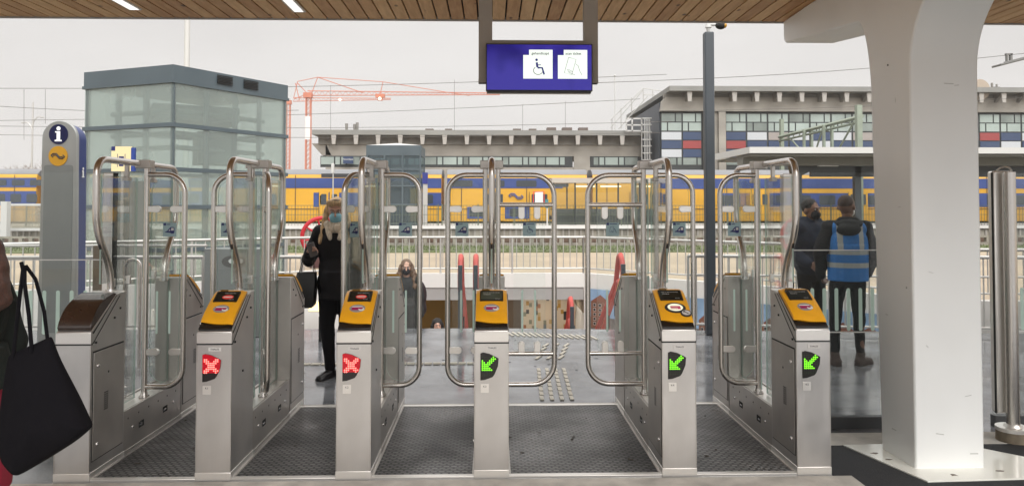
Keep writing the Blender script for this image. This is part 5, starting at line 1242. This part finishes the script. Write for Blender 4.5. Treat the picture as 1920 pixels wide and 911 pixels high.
hz = MB().box(-420,420,-14,420,-4.3,60).build('haze', []); hz['kind'] = 'stuff'; hz.visible_shadow = True
hm = bpy.data.materials.new('haze_air'); hm.use_nodes = True; hn = hm.node_tree.nodes; hn.clear(); ho = hn.new('ShaderNodeOutputMaterial'); hv = hn.new('ShaderNodeVolumePrincipled')
hv.inputs['Color'].default_value = (.93,.93,.93,1); hv.inputs['Density'].default_value = .00055; hv.inputs['Anisotropy'].default_value = .2; hm.node_tree.links.new(hv.outputs[0], ho.inputs['Volume']); hz.data.materials.append(hm)
S.cycles.volume_bounces = 1

# ------------------------------------------------------------------ people
def organic(name, prims, m, parent, voxel=.010, smooth=4, paint=None, extra=None, puff=None):
    g = MB()
    for p in prims:
        if p[0] == 'c': g.cap(p[1], p[2], p[3], p[4])
        elif p[0] == 'e': g.ell(p[1], p[2], p[3] if len(p) > 3 else None, 16, 10)
        elif p[0] == 'b': g.cbox(p[1], p[2], p[3] if len(p) > 3 else None)
        elif p[0] == 't': g.cyl(p[1], p[2], p[3], p[4], 16)
    me = g.mesh('raw'); o = bpy.data.objects.new('raw', me); COL.objects.link(o)
    k = o.modifiers.new('r', 'REMESH'); k.mode = 'VOXEL'; k.voxel_size = voxel; k.use_smooth_shade = True
    k2 = o.modifiers.new('s', 'SMOOTH'); k2.factor = .6; k2.iterations = smooth
    dg = bpy.context.evaluated_depsgraph_get(); m2 = bpy.data.meshes.new_from_object(o.evaluated_get(dg)); bpy.data.objects.remove(o); bpy.data.meshes.remove(me)
    m2.name = name
    for v in m2.vertices:
        if puff:
            s_, a_ = puff; n_ = mnoise.noise_vector(v.co*s_); v.co += Vector((n_.x, n_.y, n_.z*.3))*a_
    m2.materials.clear()
    for q in (m if isinstance(m, list) else [m]): m2.materials.append(q)
    for p in m2.polygons: p.use_smooth = True
    if paint:
        for p in m2.polygons: p.material_index = paint(p.center)
    q = bpy.data.objects.new(name, m2); COL.objects.link(q); q.parent = parent; return q
def V(*a): return Vector(a)
def hand(w, d, n, th, grip=.5, s=1.0):
    """prims of a hand: wrist w, direction d, palm normal n, thumb side th"""
    d = Vector(d).normalized(); n = Vector(n).normalized(); th = Vector(th).normalized(); P = []
    pc = Vector(w)+d*.048*s
    for k in (-.028,-.01,.01,.028): P.append(('c', Vector(w)+th*k*.6*s, Vector(w)+d*.085*s+th*k*s, .014*s, .0115*s))
    for k, L_ in ((.030,.068),(.010,.078),(-.010,.072),(-.029,.056)):
        b = Vector(w)+d*.088*s+th*k*s; m1 = b+(d*cos(grip*.8)+n*sin(grip*.8))*L_*.5*s; e = m1+(d*cos(grip*1.9)+n*sin(grip*1.9))*L_*.5*s
        P.append(('c', b, m1, .0092*s, .0085*s)); P.append(('c', m1, e, .0085*s, .007*s))
    tb = Vector(w)+d*.025*s+th*.024*s; t1 = tb+(d*.55+th*.8+n*.2).normalized()*.038*s; t2 = t1+(d*.8+th*.25+n*.5).normalized()*.032*s
    P.append(('c', tb, t1, .013*s, .0105*s)); P.append(('c', t1, t2, .0105*s, .008*s)); return P
def head(hc, rot, s=1.0):
    R = Euler(rot).to_matrix()
    def p(x, y, z): return Vector(hc)+R @ (Vector((x,y,z))*s)
    P = [('e', p(0,.012,.022), (.076*s,.095*s,.094*s), R), ('e', p(0,-.018,-.035), (.060*s,.070*s,.075*s), R), ('e', p(0,-.040,-.078), (.036*s,.036*s,.028*s), R),
         ('c', p(0,-.086,.012), p(0,-.108,-.022), .009*s, .013*s), ('c', p(-.03,-.082,.028), p(.03,-.082,.028), .012*s, .012*s),
         ('e', p(.077,.012,-.008), (.010*s,.020*s,.030*s), R), ('e', p(-.077,.012,-.008), (.010*s,.020*s,.030*s), R),
         ('c', p(-.018,-.088,-.050), p(.018,-.088,-.050), .007*s, .007*s)]
    return P, p, R
def limbs(J, r, sides=('L','R')):
    P = []
    for s in sides: P += [('c', J['sh'+s], J['el'+s], .047*r, .038*r), ('c', J['el'+s], J['wr'+s], .038*r, .026*r)]
    return P
def legs(J, r):
    P = []
    for s in 'LR': P += [('c', J['hip'+s], J['kn'+s], .080*r, .054*r), ('c', J['kn'+s], J['an'+s], .054*r, .036*r)]
    return P
def eyes(parent, p, R, s=1.0):
    g = MB()
    for x in (-.031,.031):
        g.mat(0).ell(p(x,-.083,.010), (.013*s,.006*s,.007*s), R, 10, 6); g.mat(1).ell(p(x,-.0885,.010), (.006*s,.003*s,.006*s), R, 8, 6)
        g.mat(1).tube([p(x-.018,-.092,.028),p(x,-.098,.034),p(x+.018,-.092,.030)], .0032*s, 5)
    g.build('eyes', [white_l, ink], parent)
def torso_body(J, r=1.0):
    return [('c', J['neck'], J['headb'], .050, .050), ('e', J['chest'], (.150*r,.095*r,.20)), ('e', J['pelvis'], (.150*r,.10*r,.13)), ('c', J['chest'], J['pelvis'], .11*r, .11*r), ('c', J['shL'], J['shR'], .05, .05)]
def feet(parent, J, m, dirs, size=1.0):
    for s in 'LR':
        a = Vector(J['an'+s]); d = Vector((*dirs[s],0)).normalized(); base = Vector((a.x,a.y,0))
        pr = [('c', base-d*.035+V(0,0,.045), base+d*.10+V(0,0,.036), .040*size, .036*size), ('c', base+d*.10+V(0,0,.034), base+d*.17+V(0,0,.028), .036*size, .026*size), ('c', base-d*.02+V(0,0,.05), a+V(0,0,.03), .040*size, .042*size), ('b', base+d*.06+V(0,0,.010), (.075,.25,.020), (0,0,atan2(d.y,d.x)-pi/2))]
        organic('shoe', pr, m, parent, .009, 3)

def std(h=1.68, stance=.09):
    k = h/1.68
    J = dict(neck=V(0,.01,1.37), headb=V(0,.0,1.47), chest=V(0,.0,1.22), pelvis=V(0,0,.93), shL=V(.165,.0,1.355), shR=V(-.165,.0,1.355), elL=V(.215,.02,1.08), elR=V(-.215,.02,1.08), wrL=V(.225,-.03,.85), wrR=V(-.225,-.03,.85),
             hipL=V(.085,0,.90), hipR=V(-.085,0,.90), knL=V(stance,-.01,.49), knR=V(-stance,-.01,.49), anL=V(stance,.02,.09), anR=V(-stance,.02,.09), head=V(0,-.01,1.565))
    return {a: b*k for a, b in J.items()}

# --- blond woman with a blue mask, phone and black bag
r = empty('person', (-1.46,7.14,0), 0, 'woman in a long black coat and blue face mask holding a phone', 'person')
J = std(1.68); J['elR'] = V(-.275,.02,1.10); J['wrR'] = V(-.225,-.17,1.165); J['anR'] = V(-.06,-.02,.09); J['knR'] = V(-.085,-.04,.49); J['anL'] = V(.08,.05,.09); J['head'] = V(-.01,-.03,1.56); J['pelvis'] = V(.02,0,.92)
hp, p, R = head(J['head'], (.22,0,.12))
pr = hp+torso_body(J,.88)+limbs(J,.8)+legs(J,.85)+hand(J['wrR'], (.62,-.62,.12), (-.1,-.35,.95), (-.55,-.6,.3), .75, .95)+hand(J['wrL'], (0,-.1,-1), (-1,0,0), (0,-1,0), .35, .95)
organic('body', pr, skin, r, .0065, 3); eyes(r, p, R)
coat = [('c',J['shL'],J['shR'],.078,.078),('e',V(0,.0,1.22),(.195,.135,.21)),('e',V(.02,0,.97),(.195,.15,.24)),('t',V(.02,0,.74),V(.02,0,1.0),.195,.185),('c',J['shL'],J['elL'],.078,.066),('c',J['elL'],J['wrL']+V(0,0,.03),.066,.052),('c',J['shR'],J['elR'],.078,.070),('c',J['elR'],J['wrR']-V(-.01,.02,.0)*.5,.070,.050),('t',V(0,.02,1.32),V(0,.02,1.43),.09,.075)]
organic('coat', coat, cloth_black, r, .011, 4, puff=(8,.020))
organic('trousers', legs(J,1.32)+[('e',V(0,0,.90),(.16,.12,.13))], cloth_trouser, r, .010, 4, puff=(9,.008))
feet(r, J, leather, {'L':(.25,-1),'R':(-.45,-1)})
sc = [('e',V(-.005,-.02,1.425),(.105,.10,.055)),('e',V(0,-.09,1.40),(.05,.045,.05)),('c',V(-.085,-.075,1.44),V(-.045,-.14,1.31),.034,.024),('c',V(.085,-.075,1.44),V(.045,-.14,1.31),.034,.024)]
organic('scarf', sc, scarf_m, r, .009, 3, puff=(18,.008))
hr = [('e',p(0,.038,.040),(.086,.096,.090),R),('c',p(-.055,-.045,.088),p(.045,-.045,.088),.034,.034),('c',p(-.080,.018,.04),p(-.105,.0,-.10),.026,.032),('c',p(-.105,.0,-.10),V(-.150,-.09,1.27),.034,.020),('c',p(.080,.018,.04),p(.10,.0,-.10),.024,.032),('c',p(.10,.0,-.10),V(.125,-.09,1.27),.032,.018),('c',p(0,.09,-.02),V(0,.10,1.33),.07,.06)]
organic('hair', hr, hair_blond, r, .008, 3, puff=(24,.008))
mk = [('e',p(0,-.062,-.048),(.062,.052,.056),R),('e',p(0,-.085,-.028),(.035,.030,.030),R)]
organic('face_mask', mk, mask_blue, r, .007, 3)
g = MB(); g.mat(0).tube([p(-.07,-.02,.10),p(-.04,-.055,.115),p(0,-.06,.12),p(.04,-.055,.115),p(.07,-.02,.10)], .006, 6); g.build('sunglasses', ink, r)
ph = J['wrR']+V(.045,-.085,.045); tag(MB().cbox(Vector((-1.46,7.14,0))+ph, (.072,.010,.145), (-.55,-.35,.25)).build('mobile_phone', [M_('phone_grey', (.10,.10,.105), .3, .5)], None, .004), 'grey mobile phone held by the woman in the blue mask', 'phone')
# shopping bag on her arm
r = empty('shopping_bag', (-1.74,7.05,.66), 0, 'glossy black shopping bag with long thin handles hanging from the woman\'s arm', 'bag')
g = MB(); vs = []; W0, W1, Hb = .105, .085, .335
for z, w, dsh, t in ((0,.075,-.01,.035),(.03,.10,-.01,.06),(.18,.102,.0,.06),(.335,.085,.015,.035)): vs += [(-w+dsh,-t,z),(w+dsh,-t,z),(w+dsh,t,z),(-w+dsh,t,z)]
fs = [(3,2,1,0),(12,13,14,15)]
for j in range(3):
    for i in range(4): a = j*4+i; b = j*4+(i+1)%4; fs.append((a,b,b+4,a+4))
g.add(vs, fs, True); g.build('bag_body', M_('glossy_bag', (.014,.014,.016), .3, bump=(12,.5)), r, .008)
MB().tube([(-.05,-.03,.33),(.01,-.03,.56),(.035,.0,.60),(.05,-.03,.56),(.085,-.03,.33)], .0042, 6).tube([(-.05,.03,.33),(.01,.03,.56),(.035,.0,.605),(.05,.03,.56),(.085,.03,.33)], .0042, 6).build('handle', black_pl, r)

# --- woman coming up the stairs
r = empty('person', (at(762,520,11.35).x,11.35,-.86), 0, 'woman with long wavy hair and a dark mask coming up the stairs', 'person')
J = std(1.66); hp, p, R = head(J['head'], (.1,0,.1))
organic('body', hp+torso_body(J,.88)+limbs(J,.8)+legs(J,.85)+hand(J['wrL'],(0,-.1,-1),(-1,0,0),(0,-1,0),.5)+hand(J['wrR'],(0,-.1,-1),(1,0,0),(0,-1,0),.5), skin, r, .007, 3); eyes(r, p, R)
coat = [('c',J['shL'],J['shR'],.078,.078),('e',V(0,0,1.2),(.19,.13,.22)),('e',V(0,0,.95),(.19,.15,.25)),('t',V(0,0,.55),V(0,0,1.0),.21,.18)]+[('c',J['sh'+s],J['el'+s],.075,.062) for s in 'LR']+[('c',J['el'+s],J['wr'+s],.062,.05) for s in 'LR']
organic('coat', coat, cloth_grey, r, .012, 4, puff=(8,.012)); organic('trousers', legs(J,1.05), cloth_trouser, r, .012, 3)
feet(r, J, leather, {'L':(.1,-1),'R':(-.1,-1)})
hr = [('e',p(0,.03,.035),(.09,.10,.095),R)]+[('c',p(s*.08,.0,.03),p(s*.11,-.02,-.12),.032,.05) for s in (-1,1)]+[('c',p(s*.11,-.02,-.12),V(s*.13,-.08,1.25),.05,.035) for s in (-1,1)]+[('c',p(0,.09,0),V(0,.10,1.3),.08,.08)]
organic('hair', hr, hair_brown, r, .010, 2, puff=(22,.018)); organic('face_mask', [('e',p(0,-.060,-.048),(.060,.050,.054),R)], cloth_black, r, .008, 3)
organic('backpack', [('e',V(.17,.12,1.12),(.13,.11,.23)),('e',V(.20,.12,.92),(.10,.09,.13))], M_('dark_maroon_cloth', (.02,.010,.012), .8), r, .014, 4)

# --- only a head shows above the top step
r = empty('person', (at(820,605,13.2).x,13.2,-1.87), 0, 'person far down the stairs of whom only dark hair and forehead show', 'person')
J = std(1.50); hp, p, R = head(J['head'], (0,0,.2))
organic('body', hp+torso_body(J,.9)+limbs(J,.8)+legs(J,.85)+hand(J['wrL'],(0,-.1,-1),(-1,0,0),(0,-1,0),.5)+hand(J['wrR'],(0,-.1,-1),(1,0,0),(0,-1,0),.5), skin, r, .009, 3); eyes(r, p, R)
organic('coat', [('c',J['shL'],J['shR'],.075,.075),('e',V(0,0,1.05),(.18,.13,.24)),('e',V(0,0,.8),(.17,.13,.2))]+[('c',J['sh'+s],J['el'+s],.07,.06) for s in 'LR']+[('c',J['el'+s],J['wr'+s],.06,.05) for s in 'LR'], cloth_black, r, .013, 3)
organic('trousers', legs(J,1.05), cloth_trouser, r, .013, 3); feet(r, J, leather, {'L':(0,-1),'R':(0,-1)})
organic('hair', [('e',p(0,.02,.04),(.092,.10,.09),R)]+[('c',p(s*.08,0,.03),p(s*.10,.0,-.14),.03,.035) for s in (-1,1)], hair_black, r, .010, 2, puff=(22,.01))

# --- staff man in a blue safety vest, seen from behind
r = empty('person', (3.60,7.48,0), radians(168), 'man seen from behind in a blue safety vest with silver bands', 'person')
J = std(1.72, .12); J['elL'] = V(.27,.02,1.12); J['wrL'] = V(.235,-.10,.90); J['elR'] = V(-.245,.03,1.10); J['wrR'] = V(-.22,-.12,.92); J['anL'] = V(.13,.0,.09); J['anR'] = V(-.13,-.06,.09); J['knL'] = V(.115,-.02,.50); J['knR'] = V(-.115,-.05,.50)
hp, p, R = head(J['head'], (.05,0,-.55), 1.03)
organic('body', hp+torso_body(J,1.0)+limbs(J,1)+legs(J,1)+hand(J['wrL'],(-.3,-.6,-.6),(-.6,0,.3),(0,-.6,.6),.6)+hand(J['wrR'],(.2,-.5,-.8),(1,0,0),(0,-1,0),.5), skin_dark, r, .0075, 3); eyes(r, p, R)
jk = [('c',J['shL'],J['shR'],.082,.082),('e',V(0,0,1.22),(.205,.145,.24)),('e',V(0,0,1.0),(.19,.14,.20)),('c',V(-.06,.04,1.45),V(.06,.04,1.45),.055,.055)]+[('c',J['sh'+s],J['el'+s],.078,.068) for s in 'LR']+[('c',J['el'+s],J['wr'+s],.066,.05) for s in 'LR']
organic('jacket', jk, cloth_black, r, .011, 4, puff=(8,.014))
vest = [('e',V(0,0.0,1.24),(.205,.185,.20)),('t',V(0,0,.86),V(0,0,1.22),.195,.20),('c',V(-.11,0.02,1.37),V(.11,.02,1.37),.086,.086)]
def band(c):
    if abs(c.z-1.145) < .022 or abs(c.z-1.02) < .022: return 1
    if c.z > 1.145 and 0.075 < abs(c.x) < .125: return 1
    return 0
vo = organic('safety_vest', vest, [vest_blue, vest_silver], r, .010, 4, paint=band)
for v in vo.data.vertices: v.co.y = v.co.y*.86+.01
hd = [('e',V(0,.09,1.43),(.13,.075,.05)),('e',V(.02,.145,1.375),(.12,.045,.065)),('c',V(-.11,.04,1.43),V(-.05,-.02,1.45),.04,.035),('c',V(.11,.04,1.43),V(.05,-.02,1.45),.04,.035)]
organic('hood', hd, cloth_grey, r, .010, 4, puff=(12,.012))
organic('trousers', legs(J,1.12)+[('e',V(0,0,.90),(.175,.13,.14))], cloth_trouser, r, .010, 4, puff=(9,.012))
feet(r, J, shoe_brown, {'L':(.55,-1),'R':(-.8,-.8)}, 1.1)
organic('hair', [('e',p(0,.026,.036),(.077,.090,.086),R)], M_('cropped_hair', (.075,.05,.04), .9, bump=(90,.6)), r, .008, 3)
g = MB()
for s in (-1,1): g.tube([p(s*.075,.01,.0),p(s*.07,-.05,-.03)], .003, 5)
g.build('mask_loop', white_l, r); organic('face_mask', [('e',p(0,-.062,-.048),(.062,.052,.056),R)], white_l, r, .008, 3)

# --- second staff man facing him, in navy with a black mask
r = empty('person', (3.56,8.25,0), radians(14), 'man in a dark navy jacket and black face mask facing the vest wearer', 'person')
J = std(1.68,.10); J['elR'] = V(-.235,.02,1.10); J['wrR'] = V(-.16,-.20,.98); J['wrL'] = V(.17,-.2,.98)
hp, p, R = head(J['head'], (.05,0,.25))
organic('body', hp+torso_body(J,1)+limbs(J,1)+legs(J,1)+hand(J['wrR'],(.1,-.8,-.4),(.5,0,-.5),(0,-.3,1),.5)+hand(J['wrL'],(-.1,-.8,-.4),(-.5,0,-.5),(0,-.3,1),.5), skin_dark, r, .0075, 3); eyes(r, p, R)
jk = [('c',J['shL'],J['shR'],.095,.095),('e',V(0,0,1.22),(.22,.155,.24)),('e',V(0,0,.98),(.205,.15,.20)),('c',V(-.08,.02,1.43),V(.08,.02,1.43),.07,.07)]+[('c',J['sh'+s],J['el'+s],.088,.075) for s in 'LR']+[('c',J['el'+s],J['wr'+s]+V(0,.02,0),.075,.055) for s in 'LR']
organic('jacket', jk, cloth_navy, r, .011, 4, puff=(9,.016)); organic('trousers', legs(J,1.1)+[('e',V(0,0,.90),(.17,.13,.14))], cloth_trouser, r, .011, 4)
feet(r, J, leather, {'L':(.3,-1),'R':(-.3,-1)}); organic('hair', [('e',p(0,.028,.045),(.086,.096,.090),R)], hair_black, r, .008, 2, puff=(40,.006))
organic('face_mask', [('e',p(0,-.062,-.048),(.062,.052,.056),R)], cloth_black, r, .008, 3)

# --- passer-by at the left edge, in front of the gates
r = empty('person', (-2.265,3.30,0), radians(-100), 'passer-by in a black coat and crimson skirt half outside the left edge', 'person')
r.scale = (.91,.91,.91)
J = std(1.67); J['elL'] = V(.215,.13,1.14); J['wrL'] = V(.21,.06,.90); J['elR'] = V(-.215,.05,1.10); J['anL'] = V(.09,-.22,.10); J['knL'] = V(.09,-.16,.50); J['anR'] = V(-.09,.24,.14); J['knR'] = V(-.09,.06,.48)
hp, p, R = head(J['head'], (.05,0,0))
organic('body', hp+torso_body(J,.9)+limbs(J,.85)+legs(J,.9)+hand(J['wrL'],(0,-.1,-1),(-1,0,0),(0,-1,0),.5)+hand(J['wrR'],(0,-.1,-1),(1,0,0),(0,-1,0),.5), skin, r, .0075, 3); eyes(r, p, R)
coat = [('c',J['shL'],J['shR'],.082,.082),('e',V(0,0,1.22),(.20,.14,.22)),('e',V(0,0,1.04),(.19,.14,.16)),('t',V(0,0,.90),V(0,0,1.1),.19,.18)]+[('c',J['sh'+s],J['el'+s],.082,.070) for s in 'LR']+[('c',J['el'+s],J['wr'+s],.070,.055) for s in 'LR']
organic('coat', coat, M_('bottle_black_cloth', (.012,.016,.014), .85, bump=(22,.7), var=(7,.35), spec=.25), r, .011, 4, puff=(8,.014))
organic('skirt', [('t',V(0,0,.42),V(0,0,1.0),.20,.15)], cloth_red, r, .011, 4, puff=(9,.016)); organic('stockings', legs(J,.95), cloth_trouser, r, .011, 3)
feet(r, J, leather, {'L':(0,-1),'R':(0,-1)})
hr = [('e',p(0,.03,.035),(.09,.10,.095),R),('c',p(0,.10,.0),V(0,.14,1.33),.085,.075),('c',p(0,.09,.0),V(.03,.15,1.36),.085,.07)]+[('c',p(s*.08,.03,.02),V(s*.12,.06,1.37),.045,.05) for s in (-1,1)]
organic('hair', hr, hair_red, r, .010, 2, puff=(16,.016))
# big swinging tote bag: outline in the picture plane, soft thickness
def bag_pt(px, py, Y=3.0): q = at(px, py, Y); return (q.x, q.z)
out = [(17,668),(19,663),(50,650),(88,633),(93,630),(97,637),(108,664),(122,694),(148,752),(168,794),(172,799),(170,804),(150,822),(120,842),(70,872),(42,888),(35,890),(28,888),(10,868),(4,850),(0,790),(6,720)]
c0 = bag_pt(70,650); r = empty('tote_bag', (c0[0],3.0,c0[1]), 0, 'large black cloth tote bag swinging in front of the readerless gate', 'bag')
P = [(a-c0[0], b-c0[1]) for a, b in [bag_pt(*q) for q in out]]
mid = (sum(p[0] for p in P)/len(P), sum(p[1] for p in P)/len(P)); vs = []; fs = []; n_ = len(P); rings = [(1,0),(.985,.022),(.92,.045),(.7,.066),(.35,.078)]
for s in (-1, 1):
    for f_, t in rings:
        for p_ in P:
            x, z = mid[0]+(p_[0]-mid[0])*f_, mid[1]+(p_[1]-mid[1])*f_; fold = .010*sin(x*38+z*9)*(1-f_)*2; tp = .35+.65*min(1, max(0, (P[2][1]-z)/.25)); vs.append((x, s*(t*tp)+(fold if t else 0), z))
for s in range(2):
    for k in range(4):
        for i in range(n_):
            a = s*5*n_+k*n_+i; b = s*5*n_+k*n_+(i+1)%n_; fs.append((a,b,b+n_,a+n_) if s == 0 else (b,a,a+n_,b+n_))
    fs.append(tuple(s*5*n_+4*n_+i for i in range(n_)))
g = MB(); g.add(vs, fs, True); o = g.build('bag_body', bag_m, r)
bm = bmesh.new(); bm.from_mesh(o.data); bmesh.ops.remove_doubles(bm, verts=bm.verts, dist=.0008); bm.to_mesh(o.data); bm.free()
ss = o.modifiers.new('soft', 'SUBSURF'); ss.levels = 2; ss.render_levels = 2
for v in o.data.vertices:
    n_ = mnoise.noise_vector(Vector((v.co.x*9+v.co.z*3, 1.3, v.co.z*5))); v.co.y += n_.y*.018
def bl(px, py, dy=0): q = bag_pt(px, py); return (q[0]-c0[0], dy, q[1]-c0[1])
MB().tube([bl(30,676,-.02),bl(38,600,-.02),bl(44,545,-.02),bl(46,505,-.01),bl(40,492,.0)], .0075, 7).tube([bl(66,662,-.02),bl(60,590,-.02),bl(52,530,-.02),bl(46,498,0)], .0075, 7).tube([bl(88,652,.01),bl(74,585,.03),bl(58,525,.03),bl(48,498,0)], .007, 7).build('handle', bag_m, r)

# ------------------------------------------------------------------ every clamp, strip, clip and bolt its own part
def split_pieces(o):
    me = o.data; n = len(me.vertices); par = list(range(n))
    def find(a):
        while par[a] != a: par[a] = par[par[a]]; a = par[a]
        return a
    for e in me.edges:
        a, b = find(e.vertices[0]), find(e.vertices[1])
        if a != b: par[a] = b
    groups = {}
    for v in range(n): groups.setdefault(find(v), []).append(v)
    if len(groups) < 2: return
    polys = {}
    for p in me.polygons: polys.setdefault(find(p.vertices[0]), []).append(p)
    nm = o.name.split('.')[0]
    for k, vs in groups.items():
        idx = {v: i for i, v in enumerate(vs)}; m2 = bpy.data.meshes.new(nm)
        m2.from_pydata([tuple(me.vertices[v].co) for v in vs], [], [[idx[v] for v in p.vertices] for p in polys.get(k, [])])
        for m in me.materials: m2.materials.append(m)
        for q, p in zip(m2.polygons, polys.get(k, [])): q.material_index = p.material_index; q.use_smooth = p.use_smooth
        m2.set_sharp_from_angle(angle=radians(40))
        c = o.copy(); c.data = m2; COL.objects.link(c)
    for ch in list(o.children): ch.parent = o.parent
    bpy.data.objects.remove(o)
SPLIT = {'edge_strip','side_strip','glass_clamp','glass_hanger','glass_catch','seam_clip','safety_stripe','fence_posts','lock','inner_beam','side_bolt','spoke','hanger_cap','bracket','floor_scuff','scuff','flue','rail_collar','screw','side_hole','sensor_hole'}
for o in [o for o in COL.objects if o.type == 'MESH' and o.name.split('.')[0] in SPLIT]: split_pieces(o)
